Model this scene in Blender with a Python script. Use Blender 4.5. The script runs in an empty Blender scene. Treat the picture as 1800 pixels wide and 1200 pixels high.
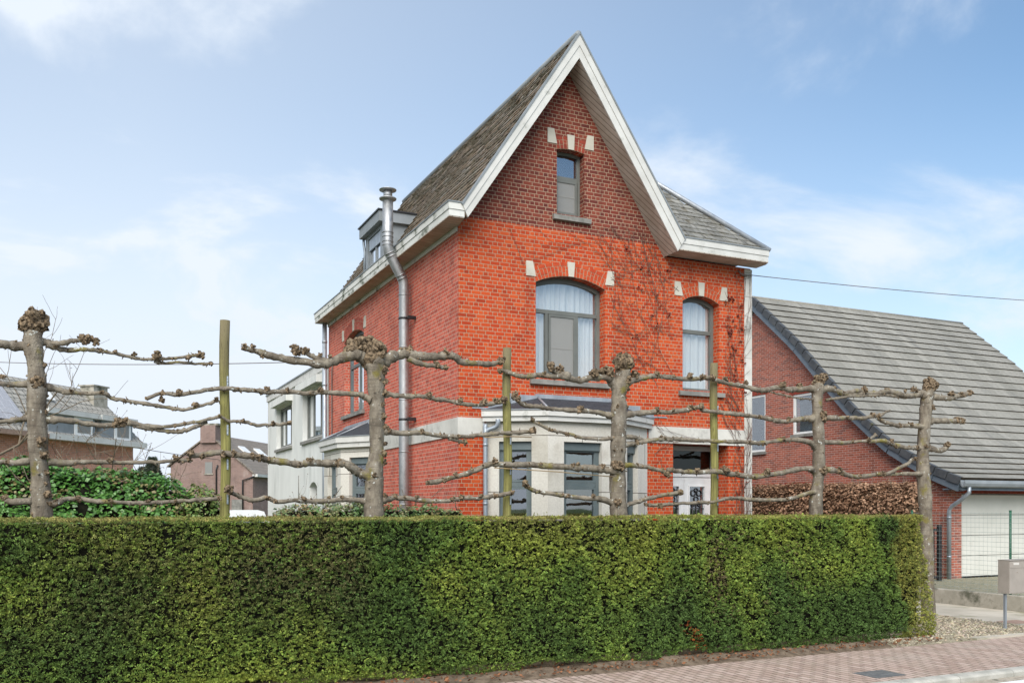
import bpy, bmesh, math, random
import numpy as np
from mathutils import Vector, Matrix, Quaternion
from mathutils.geometry import tessellate_polygon

random.seed(7)
RNG = np.random.default_rng(11)
scene = bpy.context.scene
COL = scene.collection
R = math.radians

# ------------------------------------------------------------------ camera
cam_d = bpy.data.cameras.new("camera"); cam = bpy.data.objects.new("camera", cam_d)
COL.objects.link(cam); scene.camera = cam
cam.location = (0, 0, 2.1); cam.rotation_euler = (R(90), 0, R(-25.2))
cam_d.sensor_width = 36; cam_d.lens = 32.0; cam_d.shift_y = 295 / 1800
cam_d.clip_start = 0.1; cam_d.clip_end = 6000

# ------------------------------------------------------------------ light
SUN_EL, SUN_AZ = 42, 211          # azimuth clockwise from +Y
sd = Vector((math.sin(R(SUN_AZ)) * math.cos(R(SUN_EL)), math.cos(R(SUN_AZ)) * math.cos(R(SUN_EL)), math.sin(R(SUN_EL))))
sun_d = bpy.data.lights.new("sun", 'SUN'); sun = bpy.data.objects.new("sun", sun_d); COL.objects.link(sun)
sun_d.energy = 2.7; sun_d.angle = R(55); sun_d.color = (1, .955, .89)
sun.rotation_euler = sd.to_track_quat('Z', 'Y').to_euler(); sun.location = (0, -20, 40)

world = bpy.data.worlds.new("World"); scene.world = world; world.use_nodes = True
def build_world():
    nt = world.node_tree; N = nt.nodes; L = nt.links; N.clear()
    def n(t, **k):
        x = N.new(t)
        for a, b in k.items(): setattr(x, a, b)
        return x
    out = n('ShaderNodeOutputWorld'); bg = n('ShaderNodeBackground'); bg.inputs[1].default_value = 0.1
    sky = n('ShaderNodeTexSky', sky_type='NISHITA'); sky.sun_disc = False
    sky.sun_elevation = R(SUN_EL); sky.sun_rotation = R(SUN_AZ)
    sky.air_density = 1.0; sky.dust_density = 1.2; sky.ozone_density = 1.3
    tc = n('ShaderNodeTexCoord'); sep = n('ShaderNodeSeparateXYZ'); L.new(tc.outputs['Generated'], sep.inputs[0])
    den = n('ShaderNodeMath', operation='ADD'); L.new(sep.outputs[2], den.inputs[0]); den.inputs[1].default_value = .32
    comb = n('ShaderNodeCombineXYZ')
    for i in (0, 1):
        d = n('ShaderNodeMath', operation='DIVIDE'); L.new(sep.outputs[i], d.inputs[0]); L.new(den.outputs[0], d.inputs[1]); L.new(d.outputs[0], comb.inputs[i])
    no = n('ShaderNodeTexNoise'); no.inputs['Scale'].default_value = 2.1; no.inputs['Detail'].default_value = 7; no.inputs['Roughness'].default_value = .57; no.inputs['Distortion'].default_value = .35
    mp = n('ShaderNodeMapping'); mp.inputs['Location'].default_value = (5.3, 2.2, .4); mp.inputs['Scale'].default_value = (1, 1.25, 1)
    L.new(comb.outputs[0], mp.inputs[0]); L.new(mp.outputs[0], no.inputs['Vector'])
    mr = n('ShaderNodeMapRange'); mr.interpolation_type = 'SMOOTHSTEP'
    mr.inputs[1].default_value = .47; mr.inputs[2].default_value = .74; mr.inputs[3].default_value = 0; mr.inputs[4].default_value = .85
    L.new(no.outputs['Fac'], mr.inputs[0])
    # thin high cloud veil that thickens towards the horizon
    hz = n('ShaderNodeMapRange'); hz.interpolation_type = 'SMOOTHSTEP'
    hz.inputs[1].default_value = .0; hz.inputs[2].default_value = .42; hz.inputs[3].default_value = .95; hz.inputs[4].default_value = .32
    L.new(sep.outputs[2], hz.inputs[0])
    # the veil is denser over the left (west) half of the sky
    dot = n('ShaderNodeVectorMath', operation='DOT_PRODUCT'); L.new(tc.outputs['Generated'], dot.inputs[0]); dot.inputs[1].default_value = (-.905, .426, 0)
    dm = n('ShaderNodeMapRange'); dm.inputs[1].default_value = -.5; dm.inputs[2].default_value = .35; dm.inputs[3].default_value = -.32; dm.inputs[4].default_value = .22
    L.new(dot.outputs['Value'], dm.inputs[0])
    ad = n('ShaderNodeMath', operation='ADD', use_clamp=True); L.new(hz.outputs[0], ad.inputs[0]); L.new(dm.outputs[0], ad.inputs[1])
    mx = n('ShaderNodeMath', operation='MAXIMUM'); L.new(ad.outputs[0], mx.inputs[0])
    ad2 = n('ShaderNodeMath', operation='ADD', use_clamp=True); L.new(ad.outputs[0], ad2.inputs[0]); L.new(mr.outputs[0], ad2.inputs[1])
    ml = n('ShaderNodeMath', operation='MULTIPLY'); ml.inputs[1].default_value = .9; L.new(mr.outputs[0], ml.inputs[0]); L.new(ml.outputs[0], ad2.inputs[1])
    blue = n('ShaderNodeMix', data_type='RGBA', blend_type='MULTIPLY'); blue.inputs['Factor'].default_value = 1
    L.new(sky.outputs[0], blue.inputs['A']); blue.inputs['B'].default_value = SKY_TINT
    mix = n('ShaderNodeMix', data_type='RGBA'); L.new(ad2.outputs[0], mix.inputs['Factor'])
    L.new(blue.outputs['Result'], mix.inputs['A']); mix.inputs['B'].default_value = CLOUD
    L.new(mix.outputs['Result'], bg.inputs[0]); L.new(bg.outputs[0], out.inputs[0])
SKY_TINT = (1.04, 1.20, 1.22, 1); CLOUD = (5.35, 5.85, 6.5, 1)
build_world()
scene.view_settings.view_transform = 'Standard'; scene.view_settings.look = 'None'
scene.view_settings.exposure = 0.68; scene.view_settings.gamma = 1.0
scene.cycles.max_bounces = 6; scene.cycles.transparent_max_bounces = 12

# ------------------------------------------------------------------ materials
class NB:
    """small node-building helper"""
    def __init__(s, name):
        s.m = bpy.data.materials.new(name); s.m.use_nodes = True
        s.nt = s.m.node_tree; s.nt.nodes.clear()
        s.out = s.n('ShaderNodeOutputMaterial'); s.p = s.n('ShaderNodeBsdfPrincipled'); s.l(s.p.outputs[0], s.out.inputs[0])
    def n(s, t, **k):
        x = s.nt.nodes.new(t)
        for a, b in k.items(): setattr(x, a, b)
        return x
    def l(s, a, b): s.nt.links.new(a, b)
    def val(s, sock, v):
        if isinstance(v, bpy.types.NodeSocket): s.l(v, sock)
        else: sock.default_value = v
    def math(s, op, a, b=None, c=None, clamp=False):
        x = s.n('ShaderNodeMath', operation=op, use_clamp=clamp); s.val(x.inputs[0], a)
        if b is not None: s.val(x.inputs[1], b)
        if c is not None: s.val(x.inputs[2], c)
        return x.outputs[0]
    def mix(s, f, a, b, blend='MIX'):
        x = s.n('ShaderNodeMix', data_type='RGBA', blend_type=blend)
        s.val(x.inputs['Factor'], f)
        for k, v in (('A', a), ('B', b)): s.val(x.inputs[k], v if isinstance(v, bpy.types.NodeSocket) else tuple(v)[:3] + (1,))
        return x.outputs['Result']
    def ramp(s, f, stops, interp='LINEAR'):
        x = s.n('ShaderNodeValToRGB'); s.l(f, x.inputs[0]); e = x.color_ramp.elements; x.color_ramp.interpolation = interp
        while len(e) < len(stops): e.new(.5)
        for el, (p, c) in zip(e, stops):
            el.position = p; el.color = tuple(c)[:3] + (1,) if not isinstance(c, (int, float)) else (c, c, c, 1)
        return x.outputs[0]
    def coord(s, kind='Object'): return s.n('ShaderNodeTexCoord').outputs[kind]
    def noise(s, vec, scale, detail=4, rough=.55, dist=0, out='Fac'):
        x = s.n('ShaderNodeTexNoise'); s.l(vec, x.inputs['Vector']); x.inputs['Scale'].default_value = scale
        x.inputs['Detail'].default_value = detail; x.inputs['Roughness'].default_value = rough; x.inputs['Distortion'].default_value = dist
        return x.outputs[out]
    def mapr(s, v, a, b, c=0, d=1, smooth=True):
        x = s.n('ShaderNodeMapRange', interpolation_type='SMOOTHSTEP' if smooth else 'LINEAR'); s.l(v, x.inputs[0])
        for i, q in enumerate((a, b, c, d)): s.val(x.inputs[i + 1], q)
        return x.outputs[0]
    def scale(s, vec, sc):
        x = s.n('ShaderNodeMapping'); s.l(vec, x.inputs[0]); x.inputs['Scale'].default_value = sc; return x.outputs[0]
    def bump(s, h, strength=.4, dist=.01):
        x = s.n('ShaderNodeBump'); s.l(h, x.inputs['Height']); x.inputs['Strength'].default_value = strength; x.inputs['Distance'].default_value = dist
        s.l(x.outputs[0], s.p.inputs['Normal'])
    def base(s, c, rough=.7, spec=.4, metal=0):
        if isinstance(c, bpy.types.NodeSocket): s.l(c, s.p.inputs['Base Color'])
        else: s.p.inputs['Base Color'].default_value = tuple(c)[:3] + (1,)
        s.val(s.p.inputs['Roughness'], rough); s.p.inputs['Specular IOR Level'].default_value = spec; s.p.inputs['Metallic'].default_value = metal
        return s.m

def m_var(name, c1, c2, scale=3, rough=.7, spec=.35, metal=0, bump=0, bscale=40, stain=None, st=(.55, .7), stscale=1.5, uv=False, stretch=(1, 1, 1)):
    b = NB(name); v = b.scale(b.coord('UV' if uv else 'Object'), stretch)
    c = b.mix(b.mapr(b.noise(v, scale, 5), .3, .7), c1, c2)
    if stain: c = b.mix(b.mapr(b.noise(v, stscale, 6, .65), st[0], st[1]), c, stain)
    if bump: b.bump(b.noise(v, bscale, 3), bump, .01)
    return b.base(c, rough, spec, metal)

def m_brick(name, cols, mortar, bw=.178, bh=.067, j=.0095, flemish=True, upper=None, soot=.35, lime=0, sootcol=(.03, .02, .018), moff=0.0, vscale=.5, bump=.5):
    """bonded brickwork in metres; upper=(z, cols, mortar): other bricks above that height"""
    b = NB(name); uv = b.coord('UV'); sep = b.n('ShaderNodeSeparateXYZ'); b.l(uv, sep.inputs[0]); U, Vv = sep.outputs[0], sep.outputs[1]
    row = b.math('FLOOR', b.math('DIVIDE', Vv, bh)); fv = b.math('SUBTRACT', Vv, b.math('MULTIPLY', row, bh))
    par = b.math('MODULO', row, 2.0)
    if flemish:      # cross bond: courses of stretchers and of headers in turn, the stretchers stepping by half a brick
        wd = b.math('SUBTRACT', bw, b.math('MULTIPLY', par, bw * .5))
        st = b.math('MODULO', b.math('FLOOR', b.math('MULTIPLY', row, .5)), 2.0)
        x = b.math('ADD', b.math('ADD', U, b.math('MULTIPLY', st, bw * .5)), b.math('MULTIPLY', par, bw * .25))
    else: wd = b.math('ADD', bw, 0.0); x = b.math('ADD', U, b.math('MULTIPLY', par, bw * .5))
    idx = b.math('FLOOR', b.math('DIVIDE', x, wd)); lx = b.math('SUBTRACT', x, b.math('MULTIPLY', idx, wd))
    ex = b.math('MINIMUM', lx, b.math('SUBTRACT', wd, lx)); ey = b.math('MINIMUM', fv, b.math('SUBTRACT', bh, fv)); e = b.math('MINIMUM', ex, ey)
    wob = b.noise(uv, 18, 3); e = b.math('ADD', e, b.math('MULTIPLY', b.math('SUBTRACT', wob, .5), .006))
    mask = b.mapr(e, j / 2 - .002, j / 2 + .002)
    cid = b.n('ShaderNodeCombineXYZ'); b.l(idx, cid.inputs[0]); b.l(row, cid.inputs[1]); wn = b.n('ShaderNodeTexWhiteNoise', noise_dimensions='2D'); b.l(cid.outputs[0], wn.inputs['Vector'])
    rnd = wn.outputs['Value']
    def brick(cs):
        st = [(i / max(1, len(cs) - 1), c) for i, c in enumerate(cs)]
        return b.ramp(rnd, st)
    bc = brick(cols); mc = b.mix(b.noise(uv, 25, 2), [q * .75 for q in mortar], [min(1, q * 1.2) for q in mortar])
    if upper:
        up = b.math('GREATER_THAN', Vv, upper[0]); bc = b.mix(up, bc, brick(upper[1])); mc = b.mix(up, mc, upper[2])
    bc = b.mix(b.mapr(b.noise(uv, 30, 4, .7), .35, .75, 0, vscale), bc, b.mix(1, bc, (.62, .6, .6), 'MULTIPLY'))
    c = b.mix(mask, mc, bc)
    big = b.noise(uv, .8, 6, .62)
    c = b.mix(b.mapr(big, .5, .78, 0, soot), c, sootcol)
    c = b.mix(b.mapr(b.noise(b.scale(uv, (2.6, .22, 1)), 1.3, 6, .65), .52, .76, 0, .30), c, sootcol)
    if lime: c = b.mix(b.mapr(b.noise(b.scale(uv, (1, .45, 1)), 1.6, 6, .7), .55, .8, 0, lime), c, (.62, .55, .5))
    b.bump(b.math('ADD', mask, b.math('MULTIPLY', b.noise(uv, 60, 3), .35)), bump, .008)
    return b.base(c, .88, .2)

def m_slate(name, cols, w, h, moss=None, mossamt=(.55, .7), edge=(.02, .02, .02), gap=.006, rough=.7, streak=None):
    b = NB(name); uv = b.coord('UV'); sep = b.n('ShaderNodeSeparateXYZ'); b.l(uv, sep.inputs[0]); U, Vv = sep.outputs[0], sep.outputs[1]
    row = b.math('FLOOR', b.math('DIVIDE', Vv, h)); fv = b.math('SUBTRACT', Vv, b.math('MULTIPLY', row, h))
    x = b.math('ADD', U, b.math('MULTIPLY', b.math('MODULO', row, 2.0), w * .5)); k = b.math('FLOOR', b.math('DIVIDE', x, w)); p = b.math('SUBTRACT', x, b.math('MULTIPLY', k, w))
    ex = b.math('MINIMUM', p, b.math('SUBTRACT', w, p)); e = b.math('MINIMUM', ex, fv)
    mask = b.mapr(b.math('ADD', e, b.math('MULTIPLY', b.math('SUBTRACT', b.noise(uv, 22, 3), .5), .012)), gap * .4, gap)
    cid = b.n('ShaderNodeCombineXYZ'); b.l(k, cid.inputs[0]); b.l(row, cid.inputs[1]); wn = b.n('ShaderNodeTexWhiteNoise', noise_dimensions='2D'); b.l(cid.outputs[0], wn.inputs['Vector'])
    c = b.ramp(wn.outputs['Value'], [(i / (len(cols) - 1), q) for i, q in enumerate(cols)])
    c = b.mix(b.mapr(b.noise(uv, 14, 5, .7), .3, .75, 0, .6), c, b.mix(1, c, (.5, .5, .48), 'MULTIPLY'))
    if streak: c = b.mix(b.mapr(b.noise(b.scale(uv, (1, .12, 1)), 2.2, 6, .7), .52, .75, 0, .75), c, streak)
    if moss: c = b.mix(b.mapr(b.noise(b.scale(uv, (1, .4, 1)), 3.2, 8, .72), mossamt[0], mossamt[1], 0, .85), c, moss)
    c = b.mix(mask, edge, c)
    b.bump(b.math('ADD', b.math('ADD', mask, b.math('MULTIPLY', wn.outputs['Value'], .5)), b.math('MULTIPLY', b.noise(uv, 45, 3), .5)), .7, .012)
    return b.base(c, rough, .35)

def m_glass(name, refl=1.0, tint=(.75, .8, .82)):
    b = NB(name); nt = b.nt
    tr = b.n('ShaderNodeBsdfTransparent'); tr.inputs[0].default_value = tint + (1,)
    gl = b.n('ShaderNodeBsdfGlossy'); gl.inputs['Roughness'].default_value = .015; gl.inputs[0].default_value = (.95, .97, 1, 1)
    ge = b.n('ShaderNodeNewGeometry'); dt = b.n('ShaderNodeVectorMath', operation='DOT_PRODUCT'); b.l(ge.outputs['Incoming'], dt.inputs[0]); b.l(ge.outputs['Normal'], dt.inputs[1])
    sch = b.math('ADD', .04, b.math('MULTIPLY', .96, b.math('POWER', b.math('SUBTRACT', 1.0, b.math('ABSOLUTE', dt.outputs['Value']), clamp=True), 5.0)))
    nz = b.noise(b.coord('Object'), 1.3, 2); bp = b.n('ShaderNodeBump'); b.l(nz, bp.inputs['Height']); bp.inputs['Strength'].default_value = .05; bp.inputs['Distance'].default_value = .02
    b.l(bp.outputs[0], gl.inputs['Normal'])
    f = b.math('ADD', b.math('MULTIPLY', sch, 1.5 * refl), .05 * refl, clamp=True)
    mx = b.n('ShaderNodeMixShader'); b.l(f, mx.inputs[0]); b.l(tr.outputs[0], mx.inputs[1]); b.l(gl.outputs[0], mx.inputs[2]); b.l(mx.outputs[0], b.out.inputs[0])
    return b.m

def m_leaf(name, rough=.55, spec=.3, trans=.25, sheen=0):
    b = NB(name); at = b.n('ShaderNodeAttribute', attribute_name='Col')
    m = b.base(at.outputs['Color'], rough, spec)
    t = b.n('ShaderNodeBsdfTranslucent'); b.l(at.outputs['Color'], t.inputs[0])
    mx = b.n('ShaderNodeMixShader'); mx.inputs[0].default_value = trans; b.l(b.p.outputs[0], mx.inputs[1]); b.l(t.outputs[0], mx.inputs[2]); b.l(mx.outputs[0], b.out.inputs[0])
    return m

def m_bark(name):
    b = NB(name); v = b.coord('Object')
    c = b.mix(b.mapr(b.noise(b.scale(v, (1, 1, .45)), 9, 6, .65), .3, .72), (.13, .106, .08), (.30, .26, .20))
    c = b.mix(b.mapr(b.noise(v, 4.5, 5, .6), .55, .72, 0, .55), c, (.36, .325, .27))
    c = b.mix(b.mapr(b.noise(v, 3.1, 6, .65), .535, .68, 0, .85), c, (.20, .17, .035))
    c = b.mix(b.mapr(b.noise(b.scale(v, (.5, .5, 5)), 9, 4, .6), .52, .7, 0, .5), c, (.075, .062, .05))
    c = b.mix(b.mapr(b.noise(v, 15, 3, .6), .645, .68, 0, .85), c, (.52, .53, .48))
    c = b.mix(b.mapr(b.noise(v, 26, 4, .6), .62, .74, 0, .7), c, (.045, .035, .028))
    b.bump(b.math('ADD', b.noise(b.scale(v, (1, 1, .5)), 28, 5, .65), b.noise(v, 70, 2)), .6, .02)
    return b.base(c, .85, .2)

def m_wood_post():
    b = NB('mossy_post_wood'); v = b.coord('Object'); s = b.scale(v, (6, 6, .35))
    c = b.mix(b.mapr(b.noise(s, 6, 6, .65), .3, .7), (.15, .135, .05), (.31, .29, .10))
    sp = b.n('ShaderNodeSeparateXYZ'); b.l(v, sp.inputs[0])
    top = b.mapr(b.math('ADD', sp.outputs[2], b.math('MULTIPLY', b.noise(v, 3, 3), .8)), 3.6, 4.9, 0, .8)
    c = b.mix(top, c, (.16, .13, .085))
    c = b.mix(b.mapr(b.noise(s, 14, 4, .6), .6, .72), c, (.05, .045, .025))
    b.bump(b.noise(s, 16, 4), .5, .01)
    return b.base(c, .9, .15)

def m_metal(name, c1, c2, rough=.38, metal=.85, scale=4):
    b = NB(name); v = b.coord('Object')
    c = b.mix(b.mapr(b.noise(b.scale(v, (1, 1, .25)), scale, 5, .6), .3, .7), c1, c2)
    r = b.mapr(b.noise(v, 12, 4), .3, .7, rough * .8, rough * 1.3)
    return b.base(c, r, .5, metal)

def m_curtain():
    b = NB('lace_curtain'); v = b.coord('UV')
    c = b.mix(b.mapr(b.noise(b.scale(v, (1, .05, 1)), 12, 2), .3, .7), (.80, .80, .79), (.90, .90, .88))
    b.base(c, .9, .1)
    t = b.n('ShaderNodeBsdfTranslucent'); b.l(c, t.inputs[0]); tr = b.n('ShaderNodeBsdfTransparent')
    m1 = b.n('ShaderNodeMixShader'); m1.inputs[0].default_value = .3; b.l(b.p.outputs[0], m1.inputs[1]); b.l(t.outputs[0], m1.inputs[2])
    m2 = b.n('ShaderNodeMixShader'); m2.inputs[0].default_value = .05; b.l(m1.outputs[0], m2.inputs[1]); b.l(tr.outputs[0], m2.inputs[2]); b.l(m2.outputs[0], b.out.inputs[0])
    return b.m

def m_paving():
    b = NB('red_clay_pavers'); v = b.coord('Object'); sep = b.n('ShaderNodeSeparateXYZ'); b.l(v, sep.inputs[0])
    U, W = sep.outputs[1], sep.outputs[0]        # courses run across the pavement
    h, w = .108, .218
    row = b.math('FLOOR', b.math('DIVIDE', W, h)); fv = b.math('SUBTRACT', W, b.math('MULTIPLY', row, h))
    x = b.math('ADD', U, b.math('MULTIPLY', b.math('MODULO', row, 2.0), w * .5)); k = b.math('FLOOR', b.math('DIVIDE', x, w)); p = b.math('SUBTRACT', x, b.math('MULTIPLY', k, w))
    e = b.math('MINIMUM', b.math('MINIMUM', p, b.math('SUBTRACT', w, p)), b.math('MINIMUM', fv, b.math('SUBTRACT', h, fv)))
    mask = b.mapr(e, .003, .011)
    cid = b.n('ShaderNodeCombineXYZ'); b.l(k, cid.inputs[0]); b.l(row, cid.inputs[1]); wn = b.n('ShaderNodeTexWhiteNoise', noise_dimensions='2D'); b.l(cid.outputs[0], wn.inputs['Vector'])
    c = b.ramp(wn.outputs['Value'], [(0, (.37, .265, .215)), (.5, (.44, .325, .268)), (1, (.50, .38, .32))])
    c = b.mix(b.mapr(b.noise(v, 1.1, 6, .65), .45, .75, 0, .6), c, (.43, .36, .30))
    c = b.mix(b.mapr(b.noise(v, 9, 5, .7), .5, .75, 0, .4), c, (.26, .19, .15))
    c = b.mix(mask, b.mix(b.mapr(b.noise(v, 5, 4), .4, .6), (.075, .055, .045), (.12, .11, .06)), c)
    b.bump(b.math('ADD', mask, b.math('MULTIPLY', b.noise(v, 50, 3), .4)), .6, .008)
    return b.base(c, .85, .25)

M = {}
RED = [(.44, .052, .016), (.53, .072, .021), (.58, .094, .026), (.51, .062, .018), (.37, .045, .016), (.56, .100, .030)]
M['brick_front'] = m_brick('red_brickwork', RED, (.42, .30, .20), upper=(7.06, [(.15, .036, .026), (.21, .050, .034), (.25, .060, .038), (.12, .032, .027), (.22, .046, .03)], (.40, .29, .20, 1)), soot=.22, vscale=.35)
M['brick_side'] = m_brick('pinkish_red_brickwork', [(.48, .095, .060), (.60, .130, .084), (.68, .16, .102), (.55, .108, .068), (.42, .09, .065)], (.56, .41, .32), soot=.35, lime=.22)
M['brick_near'] = m_brick('brown_red_brickwork', [(.27, .085, .055), (.37, .105, .066), (.44, .14, .09), (.33, .115, .08), (.23, .09, .07)], (.52, .43, .38), bw=.215, bh=.066, flemish=False, soot=.2)
M['brick_far'] = m_brick('orange_brickwork', [(.56, .235, .15), (.72, .33, .21), (.65, .28, .18), (.46, .21, .14)], (.62, .50, .42), bw=.215, bh=.07, flemish=False, soot=.25)
M['brick_dull'] = m_brick('dull_purple_brickwork', [(.22, .145, .12), (.29, .19, .16), (.25, .165, .145)], (.40, .34, .31), bw=.215, bh=.07, flemish=False, soot=.4, lime=.35)
M['arch'] = m_var('arch_brick', (.42, .055, .021), (.53, .088, .031), 9, .88, .2, bump=.3)
M['arch_dark'] = m_var('dark_arch_brick', (.20, .042, .03), (.32, .062, .038), 9, .88, .2, bump=.3)
M['arch_side'] = m_var('pale_arch_brick', (.30, .07, .05), (.42, .11, .08), 9, .88, .2, bump=.3)
M['arch_mortar'] = m_var('arch_mortar', (.34, .23, .15), (.46, .33, .22), 9, .9, .2)
M['stone_block'] = m_brick('cream_stone_blocks', [(.54, .515, .45), (.70, .67, .60), (.62, .59, .52), (.73, .70, .635)], (.12, .105, .085), bw=2.6, bh=.48, j=.013, flemish=False, soot=.65, sootcol=(.27, .22, .15), vscale=.4, bump=.2, lime=.1)
M['stone'] = m_var('weathered_white_stone', (.47, .44, .37), (.60, .565, .48), 2.2, .85, .2, bump=.25, bscale=30, stain=(.30, .27, .22), st=(.56, .8), stscale=4)
M['stone_wet'] = m_var('greyed_limestone', (.50, .485, .44), (.66, .64, .585), 1.6, .85, .2, bump=.25, bscale=30, stain=(.24, .23, .21), st=(.5, .8), stscale=3)
M['bluestone'] = m_var('grey_bluestone', (.17, .165, .15), (.27, .26, .235), 5, .8, .25, bump=.3, stain=(.10, .11, .08), st=(.58, .75), stscale=6)
M['white_board'] = m_var('weathered_white_boards', (.55, .54, .505), (.64, .63, .595), 3, .6, .3, stain=(.33, .33, .29), st=(.57, .76), stscale=4.5, bump=.1)
M['dirty_board'] = m_var('algae_stained_white_boards', (.58, .57, .52), (.70, .69, .65), 3, .65, .3, stain=(.13, .14, .10), st=(.50, .66), stscale=5, bump=.1, stretch=(1, .5, 1))
M['soffit'] = None
M['frame'] = m_var('grey_green_window_frame', (.125, .130, .118), (.155, .16, .145), 3, .45, .4)
M['frame_blue'] = m_var('blue_grey_window_frame', (.105, .135, .14), (.135, .165, .17), 3, .45, .4)
M['white_frame'] = m_var('white_window_frame', (.72, .72, .70), (.78, .78, .76), 3, .4, .4)
M['door_white'] = m_var('pale_grey_door_paint', (.60, .60, .60), (.70, .70, .70), 4, .5, .4)
M['glass'] = m_glass('window_glass', 1.45, (.98, .99, .99)); M['glass_refl'] = m_glass('reflecting_window_glass', 2.2, (.55, .58, .6))
M['curtain'] = m_curtain(); M['dark_glass'] = m_glass('dark_glass', .4, (.3, .3, .3))
def m_screen():
    b = NB('fly_screen'); m = b.base((.36, .355, .335), .8, .2); t = b.n('ShaderNodeBsdfTransparent'); mx = b.n('ShaderNodeMixShader'); mx.inputs[0].default_value = .5
    b.l(b.p.outputs[0], mx.inputs[1]); b.l(t.outputs[0], mx.inputs[2]); b.l(mx.outputs[0], b.out.inputs[0]); return m
M['screen'] = m_screen(); M['grey_pane'] = m_var('grey_blind_pane', (.20, .20, .19), (.25, .25, .235), 30, .6, .3)
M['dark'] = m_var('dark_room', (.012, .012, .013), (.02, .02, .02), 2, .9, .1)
M['slate'] = m_slate('old_slates', [(.165, .16, .145), (.265, .257, .232), (.215, .207, .185), (.31, .30, .27)], .24, .17, moss=(.085, .062, .026), mossamt=(.5, .7))
M['slate_left'] = m_slate('mossy_old_slates', [(.12, .11, .098), (.30, .285, .255), (.18, .17, .15), (.37, .355, .32), (.135, .122, .10)], .22, .16, moss=(.165, .092, .034), mossamt=(.35, .58), streak=(.20, .165, .12))
M['slate_edge'] = m_var('mottled_slate_edge', (.10, .085, .06), (.46, .44, .38), 12, .9, .1)  # slate edges mottled from dark brown to pale grey
M['slate_new'] = m_slate('dark_new_slates', [(.035, .038, .048), (.05, .055, .066), (.042, .047, .056)], .2, .1, rough=.75)
M['tile'] = m_slate('grey_concrete_tiles', [(.235, .225, .195), (.30, .285, .25), (.265, .254, .222), (.325, .31, .272)], .30, 50, gap=.004, streak=(.115, .112, .106), edge=(.15, .14, .12))
M['tile_lip'] = m_var('shaded_dirty_tile_lip', (.035, .028, .020), (.06, .048, .034), 9, .9, .1)  # shadow gap under each course painted into the lip colour, with some dirt
M['tile_edge'] = m_var('dark_verge_tiles', (.05, .055, .062), (.085, .09, .095), 4, .6, .35, stain=(.11, .10, .045), st=(.6, .72), stscale=2)
M['tile_brown'] = m_slate('brown_old_tiles', [(.25, .21, .17), (.31, .26, .215), (.28, .235, .19)], .3, .34, moss=(.10, .09, .05), gap=.02)
M['tile_grey'] = m_slate('light_grey_tiles', [(.38, .355, .31), (.46, .43, .375), (.42, .395, .345)], .3, .34, gap=.025, moss=(.19, .17, .13), edge=(.10, .09, .08))
M['lead'] = m_metal('lead_flashing', (.30, .32, .35), (.44, .46, .49), .5, .5)
M['zinc'] = m_metal('zinc_sheet', (.30, .34, .38), (.42, .46, .50), .45, .55)
M['zinc_dark'] = m_var('grey_dormer_cladding', (.19, .21, .22), (.25, .27, .285), 3, .5, .4)
M['steel'] = m_metal('stainless_flue', (.34, .345, .35), (.46, .465, .47), .52, .85, 3)
M['blue_trim'] = m_var('blue_grey_trim', (.105, .135, .165), (.14, .17, .205), 3, .5, .4)
M['render'] = m_var('grey_white_render', (.66, .66, .63), (.74, .74, .71), 1.2, .9, .2, bump=.15, bscale=60, stain=(.44, .45, .43), st=(.5, .8), stscale=1.5, stretch=(1, 1, .3))
M['bark'] = m_bark('plane_bark')
M['burl'] = m_var('knobbly_burl_bark', (.03, .022, .015), (.30, .22, .14), 26, .9, .15, bump=.8, bscale=55, stain=(.19, .17, .07), st=(.6, .72), stscale=6)
M['post'] = m_wood_post()
M['lath'] = m_var('bamboo_cane', (.25, .17, .09), (.33, .24, .13), 12, .7, .3)
M['yew'] = m_leaf('yew_foliage', .6, .15, .38); M['ivy'] = m_leaf('ivy_leaves', .35, .45, .15); M['beech'] = m_leaf('dry_beech_leaves', .8, .2, .2)
M['inner'] = m_var('hedge_inner_shade', (.004, .005, .003), (.014, .013, .008), 14, .95, .1, bump=.5)  # near-black: the shade between the leaves is put into this colour
M['inner_brown'] = m_var('beech_inner_twigs', (.05, .032, .02), (.12, .08, .05), 14, .95, .1, bump=.5)
M['twig'] = m_var('bare_twig_bark', (.13, .10, .07), (.22, .18, .13), 12, .9, .15)
M['vine'] = m_var('dry_creeper_stems', (.11, .058, .045), (.19, .115, .09), 12, .9, .15)
M['vine_leaf'] = m_var('dead_creeper_leaves', (.10, .02, .016), (.17, .04, .025), 12, .9, .15)
M['paving'] = m_paving()
M['kerb'] = m_var('concrete_kerb', (.33, .32, .28), (.46, .44, .39), 5, .9, .2, bump=.3, stain=(.22, .22, .15), st=(.58, .75), stscale=3)
M['asphalt'] = m_var('worn_asphalt', (.10, .10, .098), (.17, .165, .16), 2, .9, .25, bump=.6, bscale=120, stain=(.26, .25, .23), st=(.55, .75), stscale=30)
M['marking'] = m_var('white_road_paint', (.70, .70, .69), (.80, .80, .79), 4, .7, .3, stain=(.45, .44, .42), st=(.6, .75), stscale=12)
M['concrete'] = m_var('drive_concrete', (.40, .36, .29), (.52, .47, .39), 1.5, .9, .2, bump=.2, bscale=60, stain=(.24, .23, .15), st=(.52, .72), stscale=1.2)
M['old_concrete'] = m_var('stained_concrete_wall', (.30, .28, .23), (.42, .39, .33), 3, .9, .2, bump=.3, stain=(.11, .11, .08), st=(.45, .68), stscale=2.6)
M['gutter_sand'] = m_var('gritty_gutter', (.30, .26, .21), (.44, .39, .32), 14, .95, .1, bump=.5, stain=(.16, .15, .12), st=(.55, .7), stscale=5)
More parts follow.
